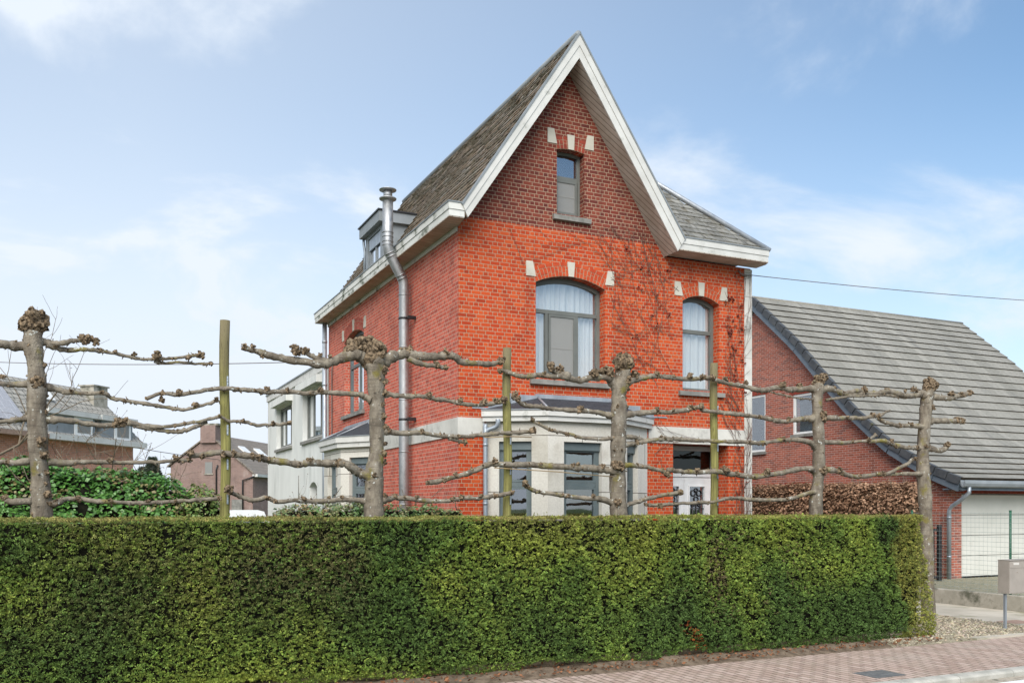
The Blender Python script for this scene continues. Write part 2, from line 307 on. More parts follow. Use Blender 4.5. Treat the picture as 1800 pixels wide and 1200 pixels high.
M['soil'] = m_var('bare_soil', (.10, .074, .052), (.21, .16, .115), 7, .95, .1, bump=.8, bscale=30, stain=(.22, .17, .12), st=(.6, .7), stscale=25)
M['gravel'] = m_var('gravel_bed', (.22, .19, .135), (.33, .285, .21), 40, .95, .1, bump=.9, bscale=45, stain=(.16, .15, .07), st=(.55, .7), stscale=2)
M['lawn'] = m_var('short_grass', (.05, .075, .02), (.09, .12, .035), 6, .95, .1, bump=.6)
M['iron'] = m_var('cast_iron_cover', (.10, .10, .10), (.16, .16, .155), 10, .7, .4, bump=.4)
M['rust_cover'] = m_var('reddish_cover', (.30, .20, .15), (.38, .26, .20), 10, .8, .3)
M['black'] = m_var('black_powder_coat', (.012, .012, .014), (.02, .02, .022), 5, .4, .5)
M['green_metal'] = m_var('green_fence_paint', (.012, .085, .045), (.02, .11, .06), 5, .4, .5)
M['wire'] = m_var('galvanised_green_wire', (.20, .26, .24), (.28, .33, .31), 8, .5, .5)
M['cable'] = m_var('cable_sheath', (.13, .11, .10), (.18, .155, .14), 8, .6, .4)
M['garage'] = m_var('cream_garage_door', (.60, .59, .53), (.66, .645, .585), 2, .5, .4, stain=(.50, .48, .42), st=(.55, .8), stscale=2)
M['box'] = m_var('taupe_mailbox_paint', (.29, .26, .225), (.34, .305, .265), 5, .5, .4)
M['plate'] = m_var('mailbox_name_plate', (.55, .52, .47), (.6, .57, .52), 4, .4, .5)
M['van'] = m_var('white_van_paint', (.74, .75, .76), (.78, .79, .80), 2, .25, .5)
M['tyre'] = m_var('rubber_tyre', (.02, .02, .02), (.03, .03, .03), 8, .85, .3)
M['lamp_red'] = m_var('red_lamp_lens', (.35, .02, .02), (.42, .03, .03), 8, .3, .5)
M['solar'] = m_slate('solar_cells', [(.40, .40, .43), (.45, .45, .48), (.42, .42, .45)], .5, .5, edge=(.55, .55, .57), gap=.02, rough=.45)
M['pebble'] = m_leaf('pebbles', .85, .2, 0); M['litter'] = m_leaf('dead_leaves', .85, .2, .1)

def m_soffit():
    b = NB('slatted_soffit_boards'); uv = b.coord('Object'); sep = b.n('ShaderNodeSeparateXYZ'); b.l(uv, sep.inputs[0])
    s = b.math('ADD', sep.outputs[0], sep.outputs[1]); f = b.math('FRACT', b.math('DIVIDE', s, .12))
    mask = b.mapr(b.math('MINIMUM', f, b.math('SUBTRACT', 1.0, f)), .03, .09)
    c = b.mix(b.mapr(b.noise(uv, 3, 5), .3, .7), (.42, .36, .29), (.56, .50, .43)); c = b.mix(mask, (.16, .13, .10), c)
    b.bump(mask, .5, .01); return b.base(c, .7, .3)
M['soffit'] = m_soffit()

# ------------------------------------------------------------------ mesh building
ROOTS = {}
class MB:
    """collects polygons (with uv in metres) and links them as ONE mesh object"""
    def __init__(s): s.v = []; s.f = []; s.mi = []; s.uv = []; s.sm = []
    def add(s, pts, faces, mi=0, smooth=False, uvs=None):
        o = len(s.v); P = [Vector(p) for p in pts]; s.v.extend(P)
        for q, fc in enumerate(faces):
            s.f.append([o + i for i in fc]); s.mi.append(mi); s.sm.append(smooth)
            if uvs: s.uv.append(uvs[q]); continue
            a = P[fc[0]]; nrm = Vector((0, 0, 0))
            for i in range(1, len(fc) - 1): nrm += (P[fc[i]] - a).cross(P[fc[i + 1]] - a)
            if nrm.length < 1e-12: nrm = Vector((0, 0, 1))
            nrm.normalize()
            if abs(nrm.z) > .995: t, b = Vector((1, 0, 0)), Vector((0, 1, 0))
            else:
                t = Vector((0, 0, 1)).cross(nrm).normalized(); b = nrm.cross(t)
                if b.z < 0: b = -b
            s.uv.append([(P[i].dot(t), P[i].dot(b)) for i in fc])
    def box(s, x0, y0, z0, x1, y1, z1, mi=0, M=None):
        p = [(x, y, z) for z in (z0, z1) for y in (y0, y1) for x in (x0, x1)]
        if M: p = [M(*q) for q in p]
        s.add(p, [(0, 2, 3, 1), (4, 5, 7, 6), (0, 1, 5, 4), (2, 6, 7, 3), (0, 4, 6, 2), (1, 3, 7, 5)], mi)
    def poly(s, pts, mi=0): s.add(pts, [tuple(range(len(pts)))], mi)
    def hexa(s, p, mi=0): s.add(p, [(0, 3, 2, 1), (4, 5, 6, 7), (0, 1, 5, 4), (1, 2, 6, 5), (2, 3, 7, 6), (3, 0, 4, 7)], mi)
    def prism(s, outer, y0, y1, M, holes=(), mi=0, mih=None):
        """2-D polygon (x,z) with holes, extruded from depth y0 to y1"""
        loops = [list(outer)] + [list(h) for h in holes]
        tri = tessellate_polygon([[Vector((a, b, 0)) for a, b in l] for l in loops])
        flat = [q for l in loops for q in l]
        for y in (y0, y1): s.add([M(a, y, b) for a, b in flat], [tuple(t) for t in tri], mi)
        for k, l in enumerate(loops):
            n = len(l)
            for i in range(n):
                a, b = l[i], l[(i + 1) % n]
                s.add([M(a[0], y0, a[1]), M(b[0], y0, b[1]), M(b[0], y1, b[1]), M(a[0], y1, a[1])], [(0, 1, 2, 3)], mi if (k == 0 or mih is None) else mih)
    def tube(s, pts, radii, sides=8, mi=0, caps=True, smooth=True, wob=0):
        P = [Vector(p) for p in pts]; n = len(P)
        if isinstance(radii, (int, float)): radii = [radii] * n
        t0 = (P[1] - P[0]).normalized(); up = Vector((0, 0, 1)) if abs(t0.z) < .9 else Vector((0, 1, 0)); u = t0.cross(up).normalized()
        vs = []
        for i in range(n):
            t = ((P[min(i + 1, n - 1)] - P[max(i - 1, 0)])).normalized()
            u = (u - t * u.dot(t)).normalized(); w = t.cross(u)
            for k in range(sides):
                a = 2 * math.pi * k / sides; r = radii[i] * (1 + (random.uniform(-wob, wob) if wob else 0))
                vs.append(P[i] + u * (math.cos(a) * r) + w * (math.sin(a) * r))
        fs = [(i * sides + k, i * sides + (k + 1) % sides, (i + 1) * sides + (k + 1) % sides, (i + 1) * sides + k) for i in range(n - 1) for k in range(sides)]
        if caps: fs += [tuple(range(sides - 1, -1, -1)), tuple((n - 1) * sides + k for k in range(sides))]
        s.add(vs, fs, mi, smooth)
    def lump(s, c, r, mi=0, sq=(1, 1, 1), jit=.22, q=1):
        ico = ICO[q]; c = Vector(c); rot = Quaternion((random.gauss(0, 1), random.gauss(0, 1), random.gauss(0, 1), random.gauss(0, 1))).normalized()
        s.add([c + rot @ Vector((v[0] * sq[0], v[1] * sq[1], v[2] * sq[2])) * (r * (1 + random.uniform(-jit, jit))) for v in ico[0]], ico[1], mi, False)
    def burl(s, c, r, mi=1, n=None):
        """a pollard knuckle: a knobbly cluster of callus lumps"""
        c = Vector(c); s.lump(c, r * .8, mi, jit=.25, q=2 if r > .09 else 1)
        n = int(min(46, 7 + 190 * r))
        for _ in range(n):
            d = Vector((random.gauss(0, 1), random.gauss(0, 1), random.gauss(0, 1))).normalized()
            s.lump(c + d * r * random.uniform(.60, .95), max(.009, min(.058, r * random.uniform(.22, .5))), mi, (1, 1, random.uniform(.5, 1)), .32)
    def build(s, name, mat, parent=None, local=False, root=None):
        me = bpy.data.meshes.new(name)
        off = Vector((0, 0, 0))
        if parent is not None and not local: off = ROOTS.get(parent.name, Vector((0, 0, 0)))
        if root is not None: off = Vector(root)
        me.from_pydata([v - off for v in s.v], [], s.f)
        uvl = me.uv_layers.new(name='UVMap'); flat = np.array([c for u in s.uv for c in u], dtype=np.float32).ravel()
        uvl.data.foreach_set('uv', flat)
        mats = mat if isinstance(mat, (list, tuple)) else [mat]
        for m in mats: me.materials.append(m)
        me.polygons.foreach_set('material_index', s.mi); me.polygons.foreach_set('use_smooth', s.sm)
        bm = bmesh.new(); bm.from_mesh(me); bmesh.ops.recalc_face_normals(bm, faces=bm.faces[:]); bm.to_mesh(me); bm.free()
        me.update()
        o = bpy.data.objects.new(name, me); COL.objects.link(o)
        if parent is not None: o.parent = parent; ROOTS[o.name] = off
        if root is not None: o.location = root
        return o

def _ico(sub):
    bm = bmesh.new(); bmesh.ops.create_icosphere(bm, subdivisions=sub, radius=1)
    r = ([tuple(v.co) for v in bm.verts], [tuple(v.index for v in f.verts) for f in bm.faces]); bm.free(); return r
ICO = {1: _ico(1), 2: _ico(2), 3: _ico(3)}

def tag(o, label=None, cat=None, group=None, kind=None):
    for k, v in (('label', label), ('category', cat), ('group', group), ('kind', kind)):
        if v: o[k] = v
    return o
def thing(name, loc, label, cat, group=None, rz=0):
    o = bpy.data.objects.new(name, None); COL.objects.link(o); o.location = loc; o.rotation_euler = (0, 0, rz); o.empty_display_size = .3
    ROOTS[o.name] = Vector(loc); return tag(o, label, cat, group)
def leafmesh(name, V, F4, C, mat, root=(0, 0, 0), parent=None):
    """numpy quads/tris with a per-point colour; V (n,3), F4 (m,k), C (n,3)"""
    me = bpy.data.meshes.new(name); k = F4.shape[1]
    me.vertices.add(len(V)); me.vertices.foreach_set('co', (V - np.array(root)).astype(np.float32).ravel())
    me.loops.add(F4.size); me.loops.foreach_set('vertex_index', F4.astype(np.int32).ravel())
    me.polygons.add(len(F4)); me.polygons.foreach_set('loop_start', np.arange(0, F4.size, k, dtype=np.int32))
    me.update(calc_edges=True)
    a = me.color_attributes.new('Col', 'FLOAT_COLOR', 'POINT'); a.data.foreach_set('color', np.c_[C, np.ones(len(C))].astype(np.float32).ravel())
    me.materials.append(mat); me.validate()
    o = bpy.data.objects.new(name, me); COL.objects.link(o)
    if parent is not None: o.parent = parent
    else: o.location = root
    return o

def vnoise(p, scale, seed=0):
    """smooth value noise, numpy, p (n,3) -> 0..1"""
    q = p * scale; i = np.floor(q).astype(np.int64); f = q - i; f = f * f * (3 - 2 * f)
    def h(a): 
        x = (a[:, 0] * 374761393 + a[:, 1] * 668265263 + a[:, 2] * 2147483647 % 1000003 + a[:, 2] * 1274126177 + seed * 9781) & 0xffffffff
        x = ((x ^ (x >> 13)) * 1274126177) & 0xffffffff; x = x ^ (x >> 16); return (x & 0xffff) / 65535.0
    r = 0
    for dx in (0, 1):
        for dy in (0, 1):
            for dz in (0, 1):
                w = (f[:, 0] if dx else 1 - f[:, 0]) * (f[:, 1] if dy else 1 - f[:, 1]) * (f[:, 2] if dz else 1 - f[:, 2])
                r = r + w * h(i + np.array([dx, dy, dz]))
    return r
def unit(a): return a / np.maximum(np.linalg.norm(a, axis=1, keepdims=True), 1e-9)

def leaves(P, Nrm, length, width, C, droop=.0, spread=.8, fold=0, rng=RNG):
    """one kite-shaped leaf per point, pointing roughly along the normal"""
    n = len(P); d = unit(Nrm + rng.normal(0, spread, (n, 3)) + np.array([0, 0, -droop]))
    u = unit(np.cross(d, rng.normal(0, 1, (n, 3)))); L = length * rng.uniform(.65, 1.3, (n, 1)); W = width * rng.uniform(.7, 1.3, (n, 1))
    w = np.cross(d, u)
    V = np.empty((n, 4, 3)); V[:, 0] = P; V[:, 1] = P + d * L * .5 + u * W * .5 + w * W * fold; V[:, 2] = P + d * L; V[:, 3] = P + d * L * .5 - u * W * .5 + w * W * fold
    F = np.arange(n * 4).reshape(n, 4)
    return V.reshape(-1, 3), F, np.repeat(C, 4, axis=0)
def broadleaves(P, Nrm, size, C, spread=.5, rng=RNG):
    """flat five-cornered leaves facing roughly along the normal"""
    n = len(P); d = unit(Nrm + rng.normal(0, spread, (n, 3))); u = unit(np.cross(d, rng.normal(0, 1, (n, 3)))); w = np.cross(d, u)
    S = size * rng.uniform(.6, 1.35, (n, 1)); V = np.empty((n, 5, 3))
    for k, (a, b, c) in enumerate(((0, -.55, 0), (.5, -.25, .08), (.34, .2, .05), (0, .62, -.12), (-.45, .05, .08))): V[:, k] = P + S * (u * a + w * b + d * c)
    return V.reshape(-1, 3), np.arange(n * 5).reshape(n, 5), np.repeat(C, 5, axis=0)

def spline(pts, n):
    """Catmull-Rom through points of any dimension"""
    P = [np.array(p, float) for p in pts]
    if len(P) < 3: return [P[0] + (P[-1] - P[0]) * i / n for i in range(n + 1)]
    P = [2 * P[0] - P[1]] + P + [2 * P[-1] - P[-2]]; out = []
    segs = len(P) - 3
    for k in range(segs):
        a, b, c, d = P[k:k + 4]
        for i in range(n): t = i / n; out.append(.5 * (2 * b + (c - a) * t + (2 * a - 5 * b + 4 * c - d) * t * t + (3 * b - a - 3 * c + d) * t ** 3))
    out.append(P[-2]); return out

# ------------------------------------------------------------------ ground
def slab(name, x0, y0, z0, x1, y1, z1, mat, kind='structure'):
    m = MB(); m.box(x0, y0, z0, x1, y1, z1); return tag(m.build(name, mat), kind=kind)
def relief(name, x0, y0, x1, y1, step, hfun, mat, kind='structure'):
    nx = max(2, int((x1 - x0) / step)); ny = max(2, int((y1 - y0) / step)); m = MB()
    pts = [(x0 + (x1 - x0) * i / nx, y0 + (y1 - y0) * j / ny) for j in range(ny + 1) for i in range(nx + 1)]
    P = np.array([(a, b, 0) for a, b in pts]); n1 = vnoise(P, 5, 3); n2 = vnoise(P, 16, 4)
    m.add([(a, b, hfun(a, b, p, q)) for (a, b), p, q in zip(pts, n1, n2)],
          [(j * (nx + 1) + i, j * (nx + 1) + i + 1, (j + 1) * (nx + 1) + i + 1, (j + 1) * (nx + 1) + i) for j in range(ny) for i in range(nx)], smooth=True)
    return tag(m.build(name, mat), kind=kind)
m = MB(); m.add([(-3000, -3000, -.14), (3000, -3000, -.14), (3000, 3000, -.14), (-3000, 3000, -.14)], [(0, 1, 2, 3)])
tag(m.build('ground', M['lawn']), kind='structure')
slab('road', -80, -6, -.139, 80, 7.97, -.09, M['asphalt'])
slab('road_marking', -80, 7.60, -.089, 80, 7.79, -.085, M['marking'])
slab('road_gutter', -80, 7.81, -.0895, 80, 7.969, -.082, M['gutter_sand'])
m = MB()
x = -40.0
while x < 40:      # kerb stones one metre long with a rounded front edge
    a, b = x + .004, x + .996
    m.prism([(7.97, -.13), (7.97, -.03), (7.99, -.008), (8.02, 0.0), (8.13, 0.003), (8.13, -.13)], a, b, lambda p, y, q: (y, p, q)); x += 1
tag(m.build('kerb', M['kerb']), kind='structure')
slab('pavement', -40, 8.134, -.13, 40, 10.06, 0.0, M['paving'])
relief('soil', -8, 10.062, 13.0, 12.6, .07, lambda a, b, p, q: -.02 + min(1, (b - 10.06) / .4) * (.05 + p * .05 + q * .02) - .10 * max(0, min(1, (a - 11.4) / .5)), M['soil'])
slab('garden_ground', -40, 12.61, -.13, 13.0, 60, .10, M['lawn'])
relief('gravel', 11.2, 10.064, 14.95, 12.75, .05, lambda a, b, p, q: -.02 + min(1, (b - 10.06) / .3) * (.035 + p * .03 + q * .02) + min(1, (b - 10.06) / 1.0) * .02, M['gravel'])
slab('driveway', 13.01, 10.066, -.13, 17.19, 40, .026, M['concrete'])
M['cobble'] = m_brick('mossy_cobbles', [(.34, .31, .25), (.42, .38, .31), (.38, .35, .29), (.29, .27, .22)], (.17, .17, .07), bw=.12, bh=.12, j=.03, flemish=False, soot=.1, bump=.8)
slab('forecourt', 17.36, 9.9, -.13, 40, 16.32, .33, M['cobble'])
slab('neighbour_ground', 17.36, 16.33, -.13, 40, 60, .30, M['lawn'])

# small stones and litter: uncountable
def pebbles():
    n = 7500; P = np.c_[RNG.uniform(11.3, 15.0, n), RNG.uniform(10.1, 12.6, n), np.zeros(n)]
    k = RNG.uniform(0, 1, n) < np.clip((P[:, 1] - 10.02) * 2.2, .25, 1); P = P[k]; n = len(P)
    P[:, 2] = -.014 + np.minimum(1, (P[:, 1] - 10.06) / .3) * (.042 + vnoise(P * [1, 1, 0], 5, 3) * .03) + np.minimum(1, (P[:, 1] - 10.06)) * .02
    ic = np.array(ICO[1][0]); fc = np.array(ICO[1][1]); r = RNG.uniform(.25, 1, (n, 1, 1)) ** 2 * .022 + .007; S = RNG.uniform(.6, 1.2, (n, 1, 3)) * [1, 1, .6]
    V = (P[:, None] + ic[None] * r * S * RNG.uniform(.8, 1.2, (n, len(ic), 1))).reshape(-1, 3)
    F = (fc[None] + (np.arange(n) * len(ic))[:, None, None]).reshape(-1, 3)
    c = np.array([.36, .31, .23]) * RNG.uniform(.35, 1.5, (n, 1)) * RNG.uniform(.92, 1.08, (n, 3))
    tag(leafmesh('loose_gravel', V, F, np.repeat(c, len(ic), 0), M['pebble'], (13.5, 11.2, 0)), kind='stuff')
pebbles()
def litter():
    n = 900; P = np.c_[RNG.uniform(1, 12.4, n), 10.12 + np.abs(RNG.normal(0, .28, n)), np.zeros(n)]; P[:, 2] = .02 + np.minimum(1, (P[:, 1] - 10.06) / .4) * .05
    V, F, C = leaves(P, np.c_[RNG.normal(0, 1, (n, 2)), np.full(n, .25)], .055, .03, np.array([.22, .10, .05]) * RNG.uniform(.4, 1.5, (n, 1)), spread=.1)
    tag(leafmesh('leaf_litter', V, F, C, M['litter'], (6, 10.3, 0)), kind='stuff')
litter()

# ------------------------------------------------------------------ house helpers
X0, X1, YF, YB = 5.73, 11.95, 14.3, 23.3
MF = lambda a, y, z: (a, YF + y, z)            # front wall: a along x, y inwards
ML = lambda a, y, z: (X0 + y, a, z)            # left wall: a along y, y inwards
def arc(x0, x1, zs, rise, n=12):
    w = x1 - x0; r = (w * w / 4 + rise * rise) / (2 * rise); cz = zs + rise - r; cx = (x0 + x1) / 2; th = math.asin(w / 2 / r)
    return [(cx + r * math.sin(th - 2 * th * i / n), cz + r * math.cos(th - 2 * th * i / n)) for i in range(n + 1)], cx, cz, r, th
def opening(x0, x1, z0, zs, rise=0):
    if rise: return [(x0, z0), (x1, z0)] + arc(x0, x1, zs, rise)[0]
    return [(x0, z0), (x1, z0), (x1, zs), (x0, zs)]
def bars(m, lst, y0, y1, Mp):
    for a0, b0, a1, b1 in lst: m.box(a0, y0, b0, a1, y1, b1, M=Mp)
def add_window(house, Mp, x0, x1, z0, zs, rise, rec, frame, glass, mull=(), trans=(), sash=(), curtain=True, screens=(), sill=None, fw=.065, name='window', room=.9):
    """window = frame mesh with pane, curtain, sill as children"""
    m = MB(); out = opening(x0 + .002, x1 - .002, z0 + .002, zs, rise)
    inn = opening(x0 + fw, x1 - fw, z0 + fw, zs - fw * (1 if not rise else .75), rise * .8 if rise else 0)
    m.prism(out, rec, rec + .075, Mp, [inn])
    top = zs + rise * .5
    for a in mull: m.box(a[0] - .028, rec + .008, a[1], a[0] + .028, rec + .066, a[2], M=Mp)
    for t in trans: m.box(x0 + fw * .9, rec + .006, t - .035, x1 - fw * .9, rec + .068, t + .035, M=Mp)
    for (a0, b0, a1, b1) in sash:
        w = .04; bars(m, [(a0, b0, a1, b0 + w), (a0, b1 - w, a1, b1), (a0, b0 + w, a0 + w, b1 - w), (a1 - w, b0 + w, a1, b1 - w)], rec + .002, rec + .06, Mp)
    f = m.build(name, frame, house)
    g = MB(); gp = opening(x0 + fw * .8, x1 - fw * .8, z0 + fw * .8, zs - fw * .6, rise * .9 if rise else 0)
    g.prism(gp, rec + .036, rec + .042, Mp); g.build('pane', glass, f)
    for (a0, b0, a1, b1, mid) in screens:
        s = MB(); s.box(a0, rec + .014, b0, a1, rec + .018, b1, M=Mp)
        if mid: s.box(a0, rec + .010, mid - .012, a1, rec + .013, mid + .012, M=Mp)
        s.build('fly_screen', M['screen'], f)
    if curtain:
        c = MB(); n = int((x1 - x0) / .018); zt = zs + rise
        P = []
        for i in range(n + 1):
            a = x0 + .02 + (x1 - x0 - .04) * i / n; dy = rec + .12 + .024 * math.sin(a * 52 + math.sin(a * 9) * 2) + .010 * math.sin(a * 23)
            P += [Mp(a, dy, z0 + .03), Mp(a, dy, zt)]
        c.add(P, [(2 * i, 2 * i + 2, 2 * i + 3, 2 * i + 1) for i in range(n)], smooth=True); c.build('curtain', M['curtain'], f)
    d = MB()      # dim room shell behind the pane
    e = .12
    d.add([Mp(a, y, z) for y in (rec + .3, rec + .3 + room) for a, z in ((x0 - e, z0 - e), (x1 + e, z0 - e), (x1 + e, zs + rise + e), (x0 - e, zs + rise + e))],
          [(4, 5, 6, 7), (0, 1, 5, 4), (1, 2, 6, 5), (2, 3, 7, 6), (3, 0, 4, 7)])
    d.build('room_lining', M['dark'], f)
    if sill:
        s = MB(); s.prism([(-.07, sill[2]), (-.065, sill[2] + .085), (rec, z0 + .012), (rec, sill[2])], sill[0], sill[1], lambda p, y, q: Mp(y, p, q))
        s.build('sill', M['bluestone'], f)
    return f
def add_arch(house, Mp, x0, x1, zs, rise, brick, stones=True, h=.27, ks=.26):
    pts, cx, cz, r, th = arc(x0, x1, zs, rise)
    band = [(cx + (r) * math.sin(th - 2 * th * i / 16), cz + (r) * math.cos(th - 2 * th * i / 16)) for i in range(17)]
    band += [(cx + (r + h) * math.sin(-th + 2 * th * i / 16), cz + (r + h) * math.cos(-th + 2 * th * i / 16)) for i in range(17)]
    m = MB(); m.prism(band, -.0025, .03, Mp, mi=1)
    n = max(5, int(2 * th * (r + h * .4) / .073)); g = .011
    for i in range(n):
        a0 = -th + 2 * th * i / n; a1 = -th + 2 * th * (i + 1) / n
        split = random.choice((.5, .5, .66, .34))
        for (q0, q1) in ((0, h * split * .72), (h * split * .72, h * .72)):
            d = g / r * .6; rr = (r + q0 + g * .5, r + q1 - g * .5)
            m.prism([(cx + R0 * math.sin(A), cz + R0 * math.cos(A)) for R0, A in ((rr[0], a0 + d), (rr[0], a1 - d), (rr[1], a1 - d), (rr[1], a0 + d))], -.007 + random.uniform(-.001, .001), .02, Mp)
    n2 = max(3, int(2 * th * (r + h) / .15))
    for i in range(n2):
        a0 = -th + 2 * th * i / n2; a1 = -th + 2 * th * (i + 1) / n2; d = g / r * .6; rr = (r + h * .74, r + h)
        m.prism([(cx + R0 * math.sin(A), cz + R0 * math.cos(A)) for R0, A in ((rr[0], a0 + d), (rr[0], a1 - d), (rr[1], a1 - d), (rr[1], a0 + d))], -.0065, .02, Mp)
    o = m.build('window_arch', [brick, M['arch_mortar']], house)
    if stones:
        s = MB()
        kz = zs + rise; s.prism([(cx - .055, kz + .0), (cx + .055, kz + .0), (cx + .075, kz + ks), (cx - .075, kz + ks)], -.018, .02, Mp); s.build('keystone', M['stone'], o)
        for sg, xe in ((-1, x0), (1, x1)):
            s = MB(); zt = zs + .09
            s.prism([(xe + sg * .0, zt), (xe + sg * .19, zt), (xe + sg * .19, zt + .26), (xe + sg * .06, zt + .26)], -.015, .02, Mp); s.build('springer_stone', M['stone'], o)
    return o
def slates(m, A, B, C, D, h, w, lift=.012, jag=.012, mi=0):
    """individually laid slates on the quad A-B (eave) C-D (top, C above A)"""
    A, B, C, D = map(Vector, (A, B, C, D)); ln = ((C - A).length + (D - B).length) / 2; n = max(1, round(ln / h)); ud = (B - A).normalized()
    nr = (B - A).cross(C - A).normalized()
    if nr.z < 0: nr = -nr
    k = 0
    for i in range(n):
        t0, t1 = i / n, min(1, (i + 1.12) / n)
        l0, r0, l1, r1 = A.lerp(C, t0), B.lerp(D, t0), A.lerp(C, t1), B.lerp(D, t1)
        a0, b0 = (l0 - A).dot(ud), (r0 - A).dot(ud); a1, b1 = (l1 - A).dot(ud), (r1 - A).dot(ud)
        base0 = l0 - ud * a0; base1 = l1 - ud * a1
        x = math.floor(min(a0, a1) / w) * w - (w / 2 if i % 2 else 0)
        while x < max(b0, b1):
            p0, p1 = max(x + .002, a0), min(x + w - .002, b0); q0, q1 = max(x + .002, a1), min(x + w - .002, b1)
            x += w
            if p1 - p0 < .01 and q1 - q0 < .01: continue
            p1 = max(p1, p0 + .001); q0 = min(q0, b1); q1 = max(q1, q0 + .001)
            L = nr * (lift * random.uniform(.6, 1.5)); dn = (base0 - base1).normalized()
            j0, j1 = dn * random.uniform(0, jag), dn * random.uniform(0, jag)
            v = [base0 + ud * p0 + j0 + L, base0 + ud * p1 + j1 + L, base1 + ud * q1 + nr * .002, base1 + ud * q0 + nr * .002, base0 + ud * p0 + j0 - nr * .004, base0 + ud * p1 + j1 - nr * .004]
            m.add(v, [(4, 5, 1, 0)], 1); m.add(v[:4], [(0, 1, 2, 3)], mi, uvs=[[(k * .37 + .02, i * 1.0 + .1 * random.random()), (k * .37 + p1 - p0, i * 1.0 + .03), (k * .37 + p1 - p0, i + h), (k * .37 + .02, i + h)]])
            k += 1

# ------------------------------------------------------------------ the red brick house
house = thing('brick_house', (8.8, 18.8, 0), 'tall red brick house with steep gable, white verge boards and two bays', 'house')
fz = lambda x: 9.99 - 1.49 * abs(x - 7.81)
BW = (7.19, 8.60, 4.42, 6.10, .16); SW = (10.32, 11.18, 4.38, 6.07, .13); AW = (7.61, 8.17, 7.36, 8.50, .03); DR = (10.10, 11.40, .22, 3.34)
BAYF = [(6.22, .10), (9.52, .10), (9.52, 3.60), (6.22, 3.60)]
m = MB()
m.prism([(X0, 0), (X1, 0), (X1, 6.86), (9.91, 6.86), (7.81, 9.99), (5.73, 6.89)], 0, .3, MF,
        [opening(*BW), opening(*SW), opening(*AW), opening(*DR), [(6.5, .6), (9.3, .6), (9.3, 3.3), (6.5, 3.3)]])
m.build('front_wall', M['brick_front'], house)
LW = (20.05, 21.72, 4.38, 6.10, .18)
m = MB(); m.prism([(YF + .302, 0), (YB, 0), (YB, 6.9), (YF + .302, 6.9)], 0, .3, ML, [opening(*LW), [(19.5, .5), (21.7, .5), (21.7, 3.2), (19.5, 3.2)]])
m.add([(X0 - .002, YF + .0005, 0), (X0 - .002, YF + .302, 0), (X0 - .002, YF + .302, 6.89), (X0 - .002, YF + .0005, 6.89)], [(0, 1, 2, 3)])
m.build('side_wall', M['brick_side'], house)
m = MB(); m.box(X1 - .3, YF + .301, 0, X1 - .001, YB - .31, 6.86); m.build('side_wall', M['brick_side'], house)
m = MB(); m.prism([(X0 + .301, 0), (X1, 0), (X1, 6.86), (9.91, 6.86), (7.81, 9.99), (6.0, 6.89)], YB - .3, YB, lambda a, y, z: (a, y, z)); m.build('back_wall', M['brick_side'], house)
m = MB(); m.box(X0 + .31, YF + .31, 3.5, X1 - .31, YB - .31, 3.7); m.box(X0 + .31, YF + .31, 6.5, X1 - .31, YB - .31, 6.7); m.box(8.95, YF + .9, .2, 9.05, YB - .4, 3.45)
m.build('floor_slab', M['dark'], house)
# stone band and right-hand quoin strip
for a0, a1, Mq in ((X0 - .022, 6.2, MF), (9.54, 11.785, MF), (YF, 19.0, ML), (22.2, YB, ML)):
    e = .001 if Mq is ML else 0; m = MB(); m.box(a0, -.022 - e, 3.35 + e, a1, .02, 3.66 - e, M=Mq); m.build('stone_band', M['stone_wet'], house)
m = MB()
z = .0
while z < 6.8:
    hq = random.uniform(.45, .62); m.box(11.79, -.014 - random.uniform(0, .003), z + .003, 11.975, .12, min(6.84, z + hq) - .003, M=MF); z += hq
m.build('quoin_strip', M['stone_wet'], house)

# roof: slabs, slates, verge boards, box gutters
ap = (7.81, 10.36)
m = MB()
m.prism([ap, (5.60, 7.05), (5.70, 6.905), (7.81, 9.965), (9.93, 6.86), (10.04, 7.04)], 13.87, 23.42, lambda a, y, z: (a, y, z))
slates(m, (5.56, 23.42, 7.02), (5.56, 13.90, 7.02), (7.80, 23.42, 10.37), (7.80, 13.90, 10.37), .155, .21, .022, .02)
slates(m, (10.04, 13.90, 7.05), (10.04, 15.6, 7.05), (7.82, 13.90, 10.37), (7.82, 15.6, 10.37), .155, .21, .022, .02)
m.build('main_roof', [M['slate_left'], M['slate_edge']], house)
m = MB(); E0 = 7.09
m.poly([(9.9, 13.90, E0 - .03), (12.06, 13.90, E0 - .03), (8.86, 17.1, 10.21), (7.85, 17.1, 10.21)])
m.poly([(12.06, 13.90, E0 - .03), (12.06, 23.4, E0 - .03), (8.4, 23.4, 10.21), (8.86, 17.1, 10.21)])
m.poly([(8.86, 17.1, 10.21), (8.4, 23.4, 10.21), (7.81, 23.4, 10.2), (7.85, 17.1, 10.21)])
slates(m, (9.99, 13.88, E0), (12.04, 13.88, E0), (7.88, 17.08, 10.25), (8.88, 17.08, 10.25), .2, .25, .018, .02)
m.build('wing_roof', [M['slate'], M['slate_edge']], house)
m = MB(); m.tube([(12.06, 13.86, E0 + .03), (10.4, 15.52, E0 + 1.70), (8.87, 17.07, 10.29)], [.05, .05, .05], 6); m.build('hip_flashing', M['lead'], house)
m = MB(); m.tube([(7.81, 13.86, 10.385), (7.81, 23.44, 10.385)], .06, 8); m.build('ridge_cap', M['zinc_dark'], house)
